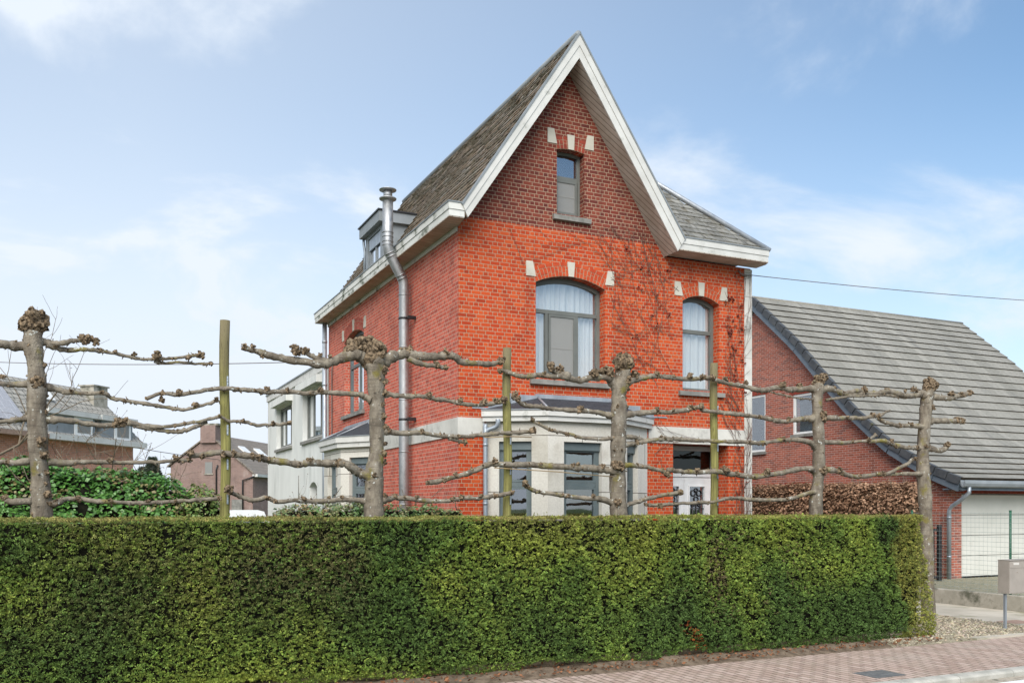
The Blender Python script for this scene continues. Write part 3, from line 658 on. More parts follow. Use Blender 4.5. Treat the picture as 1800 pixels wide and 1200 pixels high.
def verge(sg):
    a, f, g, i = ap, ((5.62, 7.085), (10.03, 7.07))[sg > 0], ((5.715, 6.90), (9.885, 6.845))[sg > 0], (7.81, 9.955)
    mid = lambda p, q, t: (p[0] + (q[0] - p[0]) * t, p[1] + (q[1] - p[1]) * t)
    m = MB(); I = lambda p, y, q: (p, 13.85 + y, q)
    m.prism([a, f, mid(f, g, .47), mid(a, i, .47)], -.022, .018, I); m.prism([mid(a, i, .485), mid(f, g, .485), g, i], -.010, .018, I)
    o = m.build('verge_board', M['white_board'], house)
    c = MB(); n = Vector((f[1] - a[1], 0, -(f[0] - a[0]))).normalized() * (.03 if True else 0)
    if n.z < 0: n = -n
    A, F = Vector((a[0], 0, a[1])), Vector((f[0], 0, f[1]))
    c.hexa([A + Vector((0, 13.815, 0)), F + Vector((0, 13.815, 0)), F + Vector((0, 13.89, 0)), A + Vector((0, 13.89, 0)), A + n + Vector((0, 13.815, 0)), F + n + Vector((0, 13.815, 0)), F + n + Vector((0, 13.89, 0)), A + n + Vector((0, 13.89, 0))])
    c.build('verge_capping', M['zinc_dark'], o)
    s = MB(); s.hexa([(i[0], 13.869, i[1]), (g[0], 13.869, g[1]), (g[0], 14.32, g[1]), (i[0], 14.32, i[1]), (i[0], 13.869, i[1] + .012), (g[0], 13.869, g[1] + .012), (g[0], 14.32, g[1] + .012), (i[0], 14.32, i[1] + .012)])
    s.build('soffit', M['soffit'], o)
verge(-1); verge(1)
def box_gutter(pts, name, mat, inner):
    """pts: (x,y) outline loop of the gutter box; boards round it with a capping"""
    z0, z1 = 6.885, 7.115; m = MB()
    m.prism(pts, z0 + .012, z0 + .115, lambda a, y, b: (a, b, y)); cx = sum(p[0] for p in pts) / len(pts); cy = sum(p[1] for p in pts) / len(pts)
    gr = [(p[0] + (.012 if p[0] > cx else -.012), p[1] + (.012 if p[1] > cy else -.012)) for p in pts]
    m.prism(gr, z0 + .119, z1, lambda a, y, b: (a, b, y)); o = m.build(name, mat, house)
    c = MB(); gc = [(p[0] + (.025 if p[0] > cx else -.025), p[1] + (.025 if p[1] > cy else -.025)) for p in pts]
    c.prism(gc, z1 + .001, z1 + .022, lambda a, y, b: (a, b, y)); c.build('gutter_capping', M['zinc_dark'], o)
    s = MB(); s.prism([(p[0] * .998 + cx * .002, p[1] * .998 + cy * .002) for p in pts], z0 - .003, z0 + .011, lambda a, y, b: (a, b, y)); s.build('soffit', M['soffit'], o)
    return o
box_gutter([(5.39, 13.86), (5.66, 13.86), (5.73, 14.29), (5.725, 23.4), (5.39, 23.4)], 'box_gutter', M['dirty_board'], 0)
box_gutter([(9.89, 13.86), (12.02, 13.86), (12.08, 14.0), (12.08, 14.29), (9.89, 14.295)], 'box_gutter', M['white_board'], 0)
m = MB(); m.box(X0 - .03, YF + .03, 6.80, X0 - .001, YB, 6.88); m.build('wall_plate_board', M['dirty_board'], house)

# windows of the front and side walls
for W, br, st in ((BW, 'arch', True), (SW, 'arch', True), (AW, 'arch_dark', True)): add_arch(house, MF, W[0], W[1], W[3], W[4], M[br], st, h=.25 if W is not AW else .22)
add_arch(house, ML, LW[0], LW[1], LW[3], LW[4], M['arch_side'], True)
add_window(house, MF, *BW, .18, M['frame'], M['glass'], mull=[(7.50, 4.45, 5.62), (8.12, 4.45, 5.62)], trans=[5.64], sash=[(7.54, 4.5, 8.09, 5.6)], screens=[(7.58, 4.54, 8.05, 5.56, 5.0)], sill=(7.07, 8.68, 4.30))
add_window(house, MF, *SW, .18, M['frame'], M['glass'], trans=[5.54], sill=(10.22, 11.28, 4.27))
add_window(house, MF, *AW, .16, M['frame'], M['glass_refl'], trans=[8.06], sash=[(7.67, 7.42, 8.11, 8.03)], screens=[(7.70, 7.45, 8.08, 8.0, 7.74)], sill=(7.52, 8.28, 7.24), curtain=True, fw=.05)
add_window(house, ML, *LW, .14, M['frame_blue'], M['glass_refl'], mull=[(20.9, 4.42, 5.5)], trans=[5.52], sill=(19.97, 21.85, 4.27), curtain=True)

# front door in its recess
m = MB(); I = MF
d0 = .40
bars(m, [(10.10, .22, 10.16, 3.34), (11.31, .22, 11.40, 3.34), (10.16, 3.25, 11.31, 3.34), (10.16, 2.74, 11.31, 2.86)], d0, d0 + .09, I)
fr = m.build('door_frame', M['door_white'], house)
m = MB(); m.box(10.15, d0 + .04, 2.85, 11.32, d0 + .048, 3.26, M=I); m.build('transom_light', M['dark_glass'], fr)
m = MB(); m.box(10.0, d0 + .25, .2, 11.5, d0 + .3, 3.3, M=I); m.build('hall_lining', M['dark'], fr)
for a0, a1 in ((10.165, 10.655), (10.66, 11.305)):
    gl = (a0 + .12, 1.55, a1 - (.17 if a1 > 11 else .13), 2.55); m = MB()
    bars(m, [(a0, .23, gl[0], 2.735), (gl[2], .23, a1, 2.735), (gl[0], gl[3], gl[2], 2.735), (gl[0], .23, gl[2], gl[1])], d0 + .02, d0 + .07, I)
    e = .025; bars(m, [(gl[0] - e, gl[3], gl[2] + e, gl[3] + e), (gl[0] - e, gl[1], gl[0], gl[3]), (gl[2], gl[1], gl[2] + e, gl[3])], d0, d0 + .02, I)
    o = m.build('door', M['door_white'], house)
    m = MB(); m.box(gl[0], d0 + .045, gl[1], gl[2], d0 + .05, gl[3], M=I); m.build('pane', M['glass_refl'], o)
    m = MB(); cx = (gl[0] + gl[2]) / 2
    for q in (-.09, 0, .09): m.tube([I(cx + q, d0 + .03, gl[1]), I(cx + q, d0 + .03, gl[3] - .3)], .012, 6)
    for q, zc, rr in ((-.07, 2.42, .055), (.07, 2.42, .055), (0, 2.30, .05), (-.075, 2.2, .04), (.075, 2.2, .04), (0, 2.48, .035)):
        m.tube([I(cx + q + rr * math.cos(t), d0 + .03, zc + rr * math.sin(t)) for t in np.linspace(0, 6.1, 14)], .011, 6)
    m.tube([I(gl[0], d0 + .03, 2.12), I(gl[2], d0 + .03, 2.12)], .012, 6); m.build('iron_grille', M['black'], o)
m = MB(); m.box(10.0, -.35, .0, 11.5, d0, .21, M=I); m.build('doorstep', M['bluestone'], house)

# canted bays
def seg_map(p, q):
    p, q = Vector((p[0], p[1], 0)), Vector((q[0], q[1], 0)); t = (q - p).normalized(); L = (q - p).length; n = Vector((-t.y, t.x, 0))
    return (lambda a, y, z: tuple(p + t * a + n * y + Vector((0, 0, z)))), L
def bay(name, pts, inward, wins, ztop, zroof, roofpts, over, frame, zfas):
    b = MB()
    maps = []
    for p, q in zip(pts, pts[1:]):
        Mp, L = seg_map(p, q)
        mid = Vector(Mp(L / 2, .1, 0)); 
        if (mid - Vector(inward)).length > (Vector(Mp(L / 2, -.1, 0)) - Vector(inward)).length:
            Mq = Mp; Mp = (lambda Mq: (lambda a, y, z: Mq(a, -y, z)))(Mq)
        maps.append((Mp, L))
    for (Mp, L), w in zip(maps, wins):
        b.prism([(0, 0), (L, 0), (L, ztop), (0, ztop)], 0, .2, Mp, [opening(w[0], w[1], w[2], w[3])])
    o = b.build(name, M['stone_block'], house)
    for (Mp, L), w in zip(maps, wins):
        add_window(house, Mp, w[0], w[1], w[2], w[3], 0, .10, frame, M['glass_refl'], trans=[2.53], sash=[(w[0] + .06, 2.57, w[1] - .06, w[3] - .13), (w[0] + .06, w[2] + .06, w[1] - .06, 2.49)], curtain=False, name='bay_window', room=1.6)
        h = MB(); h.box(w[0] + .003, .06, w[3] - .14, w[1] - .003, .13, w[3] - .003, M=Mp); h.build('blind_box', frame, o)
    # fascia: outline pushed out
    c = Vector(inward)
    def out(p, k): d = Vector((p[0] - c.x, p[1] - c.y, 0)); return (p[0] + d.x / d.length * k, p[1] + d.y / d.length * k)
    f = MB()
    f.prism([out(p, over) for p in pts], zfas[0], zfas[0] + (zfas[1] - zfas[0]) * .45, lambda a, y, q: (a, q, y)); f.prism([out(p, over + .035) for p in pts], zfas[0] + (zfas[1] - zfas[0]) * .46, zfas[1], lambda a, y, q: (a, q, y))
    f.build('fascia', M['white_board'], o)
    cp = MB(); cp.prism([out(p, over + .05) for p in pts], zfas[1] + .001, zfas[1] + .02, lambda a, y, q: (a, q, y)); cp.build('capping', M['zinc_dark'], o)
    r = MB(); lo = [out(p, over - .0) + (zfas[1] + .021,) for p in pts]; hi = [p + (zroof,) for p in roofpts]
    quads = [(lo[0], lo[1], hi[0]), (lo[1], lo[2], hi[1], hi[0]), (lo[2], lo[3], hi[1])]
    for qd in quads: r.poly(qd)
    r.build('bay_roof', M['slate_new'], o)
    hp = MB()
    for a, q in ((lo[1], hi[0]), (lo[2], hi[1])): hp.tube([Vector(a) + Vector((0, 0, .012)), Vector(q) + Vector((0, 0, .012))], .018, 6)
    hp.build('hip_flashing', M['lead'], o)
    return o, maps
fb, fmaps = bay('front_bay', [(6.22, 14.3), (7.13, 13.72), (8.61, 13.72), (9.52, 14.3)], (7.87, 15.5, 0), [(.24, .80, .75, 3.26), (.31, 1.06, .75, 3.26), (.20, .66, .75, 3.26)], 3.60, 4.06, [(7.23, 14.295), (8.71, 14.295)], .09, M['frame_blue'], (3.60, 3.78))
m = MB()       # stepped lead flashing where the bay roof meets the brickwork
m.box(7.18, -.012, 4.03, 8.76, .02, 4.13, M=MF)
for k in range(4):
    for sg, xx in ((-1, 7.18), (1, 8.76)):
        a = xx + sg * .30 * k; m.box(min(a, a + sg * .30), -.011 - k * .0008, 3.82, max(a, a + sg * .30), .02, 4.12 - .085 * k - .02, M=MF)
m.build('lead_flashing', M['lead'], house)
sb, smaps = bay('side_bay', [(5.73, 18.95), (5.15, 19.85), (5.15, 21.4), (5.73, 22.25)], (7.2, 20.6, 0), [(.22, .82, .7, 3.24), (.30, 1.2, .7, 3.24), (.2, .8, .7, 3.24)], 3.46, 4.03, [(5.725, 19.7), (5.725, 21.5)], .10, M['frame_blue'], (3.46, 3.69))
m = MB(); m.box(19.6, -.012, 4.0, 21.6, .02, 4.10, M=ML)
for k in range(4):
    for sg, xx in ((-1, 19.6), (1, 21.6)):
        a = xx + sg * .2 * k; m.box(min(a, a + sg * .2), -.011 - k * .0008, 3.72, max(a, a + sg * .2), .02, 4.08 - .085 * k, M=ML)
m.build('lead_flashing', M['lead'], house)
m = MB(); m.tube(spline([(6.36, 14.08, 3.63), (6.36, 14.08, 3.56), (6.33, 14.11, 3.50), (6.23, 14.19, 3.45), (6.19, 14.22, 3.38), (6.19, 14.22, 3.30), (6.19, 14.22, .1)], 5), .04, 10)
for zz in (2.2, 3.2): m.tube([(6.19, 14.22, zz - .02), (6.19, 14.22, zz + .02)], .047, 10)
m.build('downpipe', M['zinc'], house)
m = MB(); m.tube([(5.6, 23.2, 6.87), (5.6, 23.2, 3.0), (5.6, 23.2, .1)], .06, 10)
for zz in (1.6, 3.6, 5.3, 6.4): m.tube([(5.6, 23.2, zz - .03), (5.6, 23.2, zz + .03)], .068, 10)
m.build('downpipe', M['zinc'], house)
m = MB(); m.tube([(5.70, 22.75, 5.8), (5.70, 22.85, 5.6), (5.70, 22.85, 4.0), (5.70, 22.85, 3.7)], .016, 6); m.lump((5.69, 22.8, 5.82), .06); m.build('service_cable', M['cable'], house)

# stainless flue on the side wall
m = MB(); fx, fy, gx = 5.55, 16.66, 5.215
m.tube([(fx, fy, .1), (fx, fy, 3), (fx, fy, 6.40), (fx - .02, fy, 6.5), (gx + .02, fy - .04, 6.98), (gx, fy - .05, 7.08), (gx, fy - .05, 7.95)], [.095, .095, .095, .097, .097, .1, .1], 20)
for zz in (1.2, 2.2, 3.2, 4.2, 5.2, 6.2): m.tube([(fx, fy, zz - .012), (fx, fy, zz + .012)], .100, 20)
for zz in (7.1, 7.17, 7.26, 7.34): m.tube([(gx, fy - .05, zz - .008), (gx, fy - .05, zz + .008)], .108, 20)
for t in (.1, .2, .8, .9): 
    a = Vector((fx, fy, 6.47)).lerp(Vector((gx, fy - .05, 7.02)), t); dd = (Vector((gx, fy - .05, 7.02)) - Vector((fx, fy, 6.47))).normalized() * .009
    m.tube([a - dd, a + dd], .106, 20)
flue = m.build('flue_pipe', M['steel'], house)
m = MB(); q = fy - .05
m.tube([(gx, q, 7.93), (gx, q, 7.96), (gx, q, 7.965), (gx, q, 7.985), (gx, q, 7.99)], [.10, .10, .16, .165, .10], 24); m.tube([(gx, q, 7.99), (gx, q, 8.13)], .085, 20)
m.tube([(gx, q, 8.13), (gx, q, 8.135), (gx, q, 8.15), (gx, q, 8.19)], [.09, .16, .165, .02], 24); m.build('flue_cap', M['steel'], flue)
for zz in (3.82, 5.75):
    m = MB(); m.box(fx + .02, fy - .20, zz - .03, X0, fy - .13, zz + .03); m.tube([(fx, fy, zz - .02), (fx, fy, zz + .02)], .103, 16); m.build('wall_bracket', M['black'], flue)

# dormer on the left slope
m = MB(); D0, D1, DX = 18.68, 20.0, 5.76
zr = lambda x: 10.36 - 1.49 * (7.81 - x)
MD = lambda a, y, z: (DX + y, a, z)
m.prism([(D0, 7.15), (D1, 7.15), (D1, 8.22), (D0, 8.22)], 0, .06, MD, [opening(D0 + .2, D1 - .18, 7.42, 8.12)])
for a in (D0, D1 - .04): m.add([(DX + .06, a, 7.2), (6.42, a, 8.22), (DX + .06, a, 8.22), (DX + .06, a + .04, 7.2), (6.42, a + .04, 8.22), (DX + .06, a + .04, 8.22)], [(0, 1, 2), (3, 5, 4), (0, 3, 4, 1), (1, 4, 5, 2), (0, 2, 5, 3)])
dm = m.build('dormer', M['zinc_dark'], house)
m = MB(); m.box(DX - .12, D0 - .1, 8.20, 6.72, D1 + .1, 8.42); m.build('dormer_fascia', M['zinc_dark'], dm)
m = MB(); m.box(DX - .15, D0 - .13, 8.421, 6.75, D1 + .13, 8.45); m.build('dormer_capping', M['black'], dm)
add_window(house, MD, D0 + .2, D1 - .18, 7.42, 8.12, 0, .03, M['zinc_dark'], M['glass_refl'], mull=[((D0 + D1) / 2, 7.45, 8.1)], curtain=False, name='dormer_window', room=.3)
m = MB(); m.box(D0 + .24, .02, 7.86, D1 - .22, .05, 8.1, M=MD); m.build('roller_shutter', M['zinc'], dm)
m = MB(); m.tube([(DX - .03, D1 + .06, 8.2), (DX - .03, D1 + .06, 8.1), (DX + .0, D1 + .06, 7.9), (DX - .02, D1 + .06, 7.15)], .03, 8); m.build('dormer_downpipe', M['zinc'], dm)

# ------------------------------------------------------------------ white rendered annex
an = thing('rendered_annex', (8, 27.7, 0), 'two storey flat roofed annex with grey white render beside the brick house', 'annex')
MA = lambda a, y, z: (5.74 + y, a, z)
AWN = [(27.95, 30.40, 4.08, 5.38), (23.98, 26.45, 4.08, 5.44)]
m = MB(); m.prism([(23.45, 0), (31.95, 0), (31.95, 5.78), (23.45, 5.78)], 0, .3, MA, [opening(*AWN[0]), opening(*AWN[1]), opening(24.65, 25.55, 1.4, 2.72, .14)])
m.box(6.05, 31.65, 0, 12, 31.949, 5.78); m.box(6.05, 23.452, 0, 12, 23.75, 5.78); m.box(11.7, 23.76, 0, 11.99, 31.64, 5.78); m.box(6.05, 23.76, 5.5, 11.69, 31.64, 5.77)
m.build('wall', M['render'], an)
m = MB(); m.box(5.70, 23.44, 5.781, 12.03, 31.99, 5.98); m.build('roof_fascia', M['white_board'], an)
m = MB(); m.box(5.67, 23.43, 5.981, 12.06, 32.02, 6.02); m.build('roof_capping', M['zinc_dark'], an)
for w in AWN:
    f = add_window(an, MA, *w, 0, .14, M['frame'], M['glass_refl'], mull=[(w[0] + .85, w[2], w[3]), (w[1] - .75, w[2], w[3])], curtain=False, fw=.09, sill=(w[0] - .05, w[1] + .05, w[2] - .12))
    m = MB(); m.box(w[0] - .08, -.20, w[3] + .03, w[1] + .08, .0, w[3] + .23, M=MA); m.build('window_hood', M['render'], f)
    m = MB()
    for k in range(16): m.box(w[0] + .9, .22, w[2] + .1 + k * .075, w[1] - .1, .24, w[2] + .15 + k * .075, M=MA)
    m.build('venetian_blind', M['white_board'], f)
add_window(an, MA, 24.65, 25.55, 1.4, 2.72, .14, .2, M['frame'], M['glass_refl'], mull=[(25.1, 1.4, 2.8)], curtain=False)
m = MB(); m.tube([(5.73, 26.95, 2.4), (5.73, 26.95, 3.1)], .012, 6); m.build('wall_tie_bar', M['bluestone'], an)

# ------------------------------------------------------------------ espalier plane trees (x, z in metres on the line y = 12)
TREES = [
  ([(-0.44,1.99,0.117),(-0.45,2.21,0.112),(-0.46,2.4,0.107),(-0.48,2.75,0.102),(-0.49,3.1,0.102),(-0.5,3.33,0.098),(-0.49,3.56,0.109),(-0.51,3.8,0.093),(-0.53,3.96,0.102),(-0.54,4.05,0.098),(-0.53,4.17,0.098)],
   [(-0.52,4.28,0.135),(-0.57,4.26,0.105),(-0.48,4.28,0.098),(-0.52,4.35,0.098)],
   [(-0.48,3.57,0.089),(-0.41,3.78,0.051),(-0.45,2.88,0.075),(-0.42,2.74,0.063),(-0.39,2.53,0.042),(-0.38,2.28,0.061),(-0.41,3.24,0.042),(-0.57,4.0,0.035),(-0.39,3.43,0.033),(-0.4,2.4,0.028),(-0.36,2.17,0.037)],
   [(0.035,0.019,[(-0.49,4.08),(-0.38,4.06),(-0.26,4.05),(-0.11,4.1),(-0.0,4.12),(0.07,4.13)],[(-0.02,4.16,0.052),(0.04,4.14,0.071),(0.13,4.11,0.057)]),
    (0.023,0.016,[(-0.39,4.04),(-0.21,3.99),(-0.0,4.0),(0.17,4.01),(0.39,3.98),(0.62,3.95),(0.84,3.95),(1.03,3.98),(1.19,4.01),(1.31,4.03)],[(0.18,4.03,0.033),(0.35,4.02,0.029),(0.56,4.01,0.039),(0.81,4.0,0.064),(1.18,3.97,0.045),(1.32,4.03,0.06)]),
    (0.014,0.012,[(0.8,3.92),(0.89,3.91),(1.07,3.92),(1.31,3.93),(1.45,3.93)],[(1.45,3.93,0.04)]),
    (0.025,0.018,[(-0.41,3.54),(-0.26,3.51),(-0.15,3.49),(0.04,3.49),(0.22,3.5),(0.3,3.45),(0.48,3.42),(0.71,3.39),(0.96,3.36),(1.12,3.34),(1.31,3.39),(1.54,3.48)],[(-0.13,3.51,0.033),(0.2,3.5,0.038),(0.45,3.41,0.029),(0.87,3.48,0.044),(1.25,3.42,0.045),(1.51,3.49,0.04)]),
    (0.027,0.022,[(-0.4,3.15),(-0.19,3.15),(-0.0,3.13),(0.22,3.11),(0.39,3.12),(0.48,3.16),(0.62,3.11),(0.8,3.09),(0.98,3.06),(1.1,3.07),(1.26,3.13),(1.4,3.2)],[(0.39,3.17,0.072),(0.33,3.12,0.043),(0.46,3.2,0.043)]),
    (0.019,0.017,[(0.48,3.16),(0.71,3.12),(0.98,3.13),(1.17,3.17),(1.36,3.21),(1.55,3.27),(1.67,3.23),(1.84,3.22),(2.02,3.19),(2.22,3.2),(2.45,3.22)],[(1.55,3.29,0.035),(1.84,3.23,0.036),(2.22,3.22,0.041),(2.43,3.23,0.042)]),
    (0.025,0.02,[(-0.38,2.66),(-0.17,2.65),(0.04,2.67),(0.28,2.67),(0.48,2.67),(0.75,2.68),(0.98,2.7),(1.21,2.72)],[(0.29,2.7,0.048),(1.03,2.75,0.044),(1.19,2.72,0.04)]),
    (0.029,0.02,[(-0.35,2.16),(-0.28,2.18),(-0.19,2.22),(-0.07,2.23),(0.13,2.2),(0.3,2.19),(0.5,2.18),(0.71,2.18),(0.96,2.2),(1.19,2.21),(1.4,2.23),(1.56,2.25)],[(-0.05,2.23,0.047),(0.29,2.22,0.034),(0.71,2.21,0.034),(1.03,2.21,0.03),(1.55,2.24,0.038),(-0.3,2.21,0.033)]),
    (0.037,0.036,[(-0.57,4.0),(-0.75,4.0),(-0.87,4.0),(-1.11,3.98),(-1.38,3.98)],[(-0.71,4.05,0.032)]),
    (0.022,0.022,[(-0.57,3.56),(-0.75,3.55),(-0.87,3.54),(-1.11,3.51),(-1.38,3.51)],[(-0.84,3.66,0.037)]),
    (0.019,0.02,[(-0.57,3.17),(-0.75,3.13),(-0.87,3.11),(-1.11,3.1),(-1.27,3.11)],[]),
    (0.024,0.025,[(-0.56,2.67),(-0.75,2.64),(-0.87,2.65),(-1.11,2.63),(-1.38,2.65)],[(-0.79,2.65,0.037)]),
    (0.024,0.024,[(-0.55,2.19),(-0.75,2.19),(-0.83,2.22)],[(-0.83,2.23,0.055)])]),
  ([(3.57,2.01,0.13),(3.57,2.25,0.125),(3.58,2.45,0.125),(3.58,2.62,0.119),(3.61,2.82,0.108),(3.62,3.1,0.102),(3.62,3.38,0.102),(3.61,3.61,0.102),(3.6,3.81,0.114),(3.6,3.98,0.136),(3.58,4.09,0.176),(3.54,4.19,0.227)],
   [(3.29,4.26,0.101),(3.39,4.33,0.09),(3.51,4.36,0.091),(3.61,4.3,0.097),(3.45,4.27,0.113),(3.67,4.23,0.085),(3.57,4.23,0.128)],
   [(3.68,3.99,0.071),(3.7,3.83,0.063),(3.7,3.69,0.068),(3.68,3.36,0.057),(3.75,3.22,0.057),(3.7,2.86,0.063),(3.71,2.75,0.057),(3.72,3.0,0.04),(3.54,2.57,0.045),(3.67,3.52,0.046)],
   [(0.099,0.03,[(3.59,3.89),(3.54,4.04),(3.46,4.13),(3.36,4.17),(3.28,4.18),(3.11,4.12),(2.94,4.04),(2.77,4.02),(2.55,4.05),(2.33,4.07),(2.12,4.11),(1.96,4.15),(1.86,4.17)],[(1.86,4.18,0.053),(1.96,4.2,0.046),(2.09,4.06,0.038)]),
    (0.029,0.026,[(2.94,4.05),(2.83,4.09),(2.71,4.13),(2.6,4.17),(2.51,4.18)],[(2.51,4.18,0.087),(2.49,4.23,0.06),(2.63,4.19,0.06),(2.83,4.16,0.039),(2.96,4.17,0.036)]),
    (0.092,0.031,[(3.61,3.88),(3.65,4.03),(3.72,4.12),(3.8,4.18),(3.88,4.21),(4.04,4.26),(4.16,4.23),(4.35,4.23),(4.6,4.26),(4.72,4.26),(4.85,4.19),(5.11,4.18),(5.33,4.2),(5.5,4.25)],[(4.06,4.31,0.081),(3.98,4.32,0.052),(4.61,4.31,0.076),(4.82,4.27,0.03),(5.48,4.25,0.066)]),
    (0.025,0.026,[(4.06,4.19),(4.25,4.12),(4.44,4.11),(4.63,4.09)],[(4.47,4.13,0.058),(4.61,4.1,0.05)]),
    (0.033,0.021,[(3.54,3.59),(3.46,3.62),(3.39,3.65),(3.19,3.65),(2.85,3.65),(2.66,3.63),(2.41,3.64),(2.15,3.62),(1.99,3.63),(1.78,3.63),(1.65,3.64),(1.42,3.61),(1.2,3.55),(1.02,3.52),(0.88,3.53),(0.69,3.45)],[(2.84,3.68,0.055),(2.41,3.67,0.041),(2.15,3.66,0.046),(1.99,3.64,0.027),(1.78,3.65,0.027),(1.07,3.55,0.052),(0.88,3.52,0.044),(0.69,3.46,0.02)]),
    (0.027,0.026,[(3.71,3.67),(3.77,3.67),(3.98,3.66),(4.25,3.67),(4.35,3.66),(4.47,3.64),(4.66,3.64),(4.88,3.59),(5.2,3.6),(5.53,3.67)],[(4.35,3.69,0.058),(4.82,3.67,0.044),(5.2,3.66,0.054),(5.4,3.69,0.054),(5.52,3.69,0.067)]),
    (0.027,0.025,[(3.71,3.18),(3.95,3.15),(4.22,3.16),(4.47,3.14),(4.78,3.13),(5.11,3.16),(5.43,3.2),(5.65,3.22),(5.94,3.24),(6.03,3.27)],[(3.76,3.2,0.057),(4.24,3.18,0.049),(5.96,3.27,0.067),(4.8,3.15,0.035)]),
    (0.016,0.019,[(4.66,3.11),(4.78,3.08),(4.91,3.06)],[(4.91,3.07,0.047)]),
    (0.056,0.029,[(3.57,2.52),(3.48,2.56),(3.36,2.61),(3.22,2.69),(3.08,2.72),(2.85,2.71),(2.69,2.72),(2.55,2.69),(2.36,2.72),(2.17,2.74),(2.04,2.77),(1.86,2.79),(1.65,2.81),(1.53,2.82),(1.33,2.78),(1.19,2.78)],[(3.08,2.73,0.061),(3.26,2.7,0.042),(3.38,2.63,0.056),(2.69,2.76,0.049),(2.55,2.69,0.041),(2.17,2.76,0.043),(2.04,2.77,0.059),(1.96,2.8,0.048),(1.73,2.82,0.053),(1.2,2.8,0.052),(1.35,2.76,0.047),(1.6,2.8,0.053)]),
    (0.032,0.023,[(3.51,2.21),(3.42,2.22),(3.28,2.23),(3.11,2.23),(2.85,2.21),(2.69,2.21),(2.47,2.22),(2.28,2.2),(2.15,2.25),(1.96,2.22),(1.81,2.27),(1.68,2.32)],[(3.13,2.28,0.034),(2.96,2.27,0.031),(2.62,2.25,0.044),(2.15,2.25,0.038),(2.24,2.21,0.038),(1.67,2.34,0.069)]),
    (0.032,0.026,[(3.64,2.2),(3.71,2.23),(3.86,2.26),(4.07,2.25),(4.35,2.22),(4.6,2.22),(4.85,2.26),(5.11,2.26),(5.4,2.3),(5.65,2.34)],[(3.71,2.32,0.037),(3.88,2.3,0.046),(4.18,2.28,0.041),(4.01,2.28,0.029),(4.69,2.25,0.047),(4.82,2.27,0.05),(5.14,2.29,0.042),(5.38,2.3,0.048),(5.62,2.34,0.042)])]),
  ([(7.47,2.02,0.13),(7.46,2.34,0.123),(7.46,2.65,0.126),(7.46,3.0,0.119),(7.47,3.35,0.116),(7.46,3.67,0.119),(7.45,3.85,0.116),(7.48,3.99,0.147),(7.52,4.13,0.12),(7.53,4.24,0.116)],
   [(7.53,4.34,0.127),(7.49,4.37,0.105),(7.59,4.36,0.099),(7.54,4.43,0.088)],
   [(7.55,4.08,0.077),(7.55,3.96,0.063),(7.39,3.67,0.049),(7.6,3.68,0.046),(7.39,2.76,0.105),(7.35,2.81,0.056),(7.44,2.74,0.077),(7.39,2.2,0.07),(7.57,3.82,0.049)],
   [(0.056,0.024,[(7.44,3.99),(7.35,4.08),(7.23,4.12),(6.98,4.1),(6.79,4.05),(6.51,4.07),(6.28,4.07),(6.09,4.09),(5.94,4.05),(5.72,4.05),(5.56,4.11),(5.45,4.12)],[(5.46,4.11,0.049),(6.17,4.11,0.051),(7.02,4.2,0.09),(6.98,4.15,0.055),(7.25,4.24,0.105),(7.14,4.23,0.07),(7.33,4.22,0.07),(6.77,4.11,0.027)]),
    (0.036,0.038,[(6.59,4.09),(6.47,4.12),(6.34,4.17),(6.26,4.2)],[(6.25,4.24,0.081),(6.3,4.29,0.047),(6.43,4.22,0.075)]),
    (0.048,0.026,[(7.55,4.03),(7.63,4.07),(7.8,4.13),(8.05,4.18),(8.23,4.21),(8.49,4.19),(8.79,4.19),(9.06,4.22),(9.24,4.24)],[(7.78,4.22,0.085),(8.16,4.22,0.061),(8.49,4.23,0.043),(8.79,4.26,0.058),(8.77,4.24,0.051),(9.04,4.24,0.051),(9.23,4.24,0.063)]),
    (0.037,0.026,[(7.42,3.53),(7.31,3.55),(7.14,3.58),(6.83,3.59),(6.55,3.59),(6.28,3.6),(6.09,3.62),(5.87,3.63),(5.72,3.69),(5.68,3.75)],[(6.77,3.63,0.058),(5.69,3.79,0.056),(5.72,3.72,0.05),(6.75,3.56,0.045)]),
    (0.035,0.032,[(7.51,3.54),(7.63,3.57),(7.84,3.6),(8.14,3.63),(8.44,3.64),(8.71,3.69),(8.88,3.73),(9.04,3.77)],[(8.14,3.66,0.064),(8.46,3.67,0.043),(8.79,3.75,0.058),(8.99,3.77,0.062),(8.91,3.73,0.051)]),
    (0.024,0.018,[(7.41,3.21),(7.31,3.19),(7.14,3.17),(6.83,3.19),(6.59,3.24),(6.32,3.28),(6.13,3.35),(5.98,3.42)],[(5.99,3.42,0.044),(6.57,3.22,0.041),(6.32,3.28,0.03),(6.71,3.2,0.031)]),
    (0.029,0.026,[(7.53,3.09),(7.68,3.12),(7.89,3.15),(8.1,3.19),(8.31,3.21),(8.49,3.21)],[(7.8,3.15,0.05),(8.31,3.24,0.032)]),
    (0.02,0.023,[(7.55,3.23),(7.72,3.22),(7.93,3.19),(8.14,3.19)],[]),
    (0.056,0.028,[(7.47,2.64),(7.39,2.69),(7.23,2.71),(6.98,2.73),(6.71,2.73),(6.4,2.74),(6.13,2.75),(5.91,2.76),(5.65,2.75),(5.43,2.76),(5.28,2.75),(5.04,2.64),(4.76,2.56),(4.52,2.5),(4.33,2.47)],[(7.18,2.77,0.059),(6.75,2.79,0.048),(6.65,2.78,0.041),(5.37,2.82,0.062),(5.92,2.77,0.04),(6.11,2.77,0.037),(4.35,2.48,0.044),(4.76,2.59,0.045),(4.58,2.52,0.045),(5.02,2.68,0.039)]),
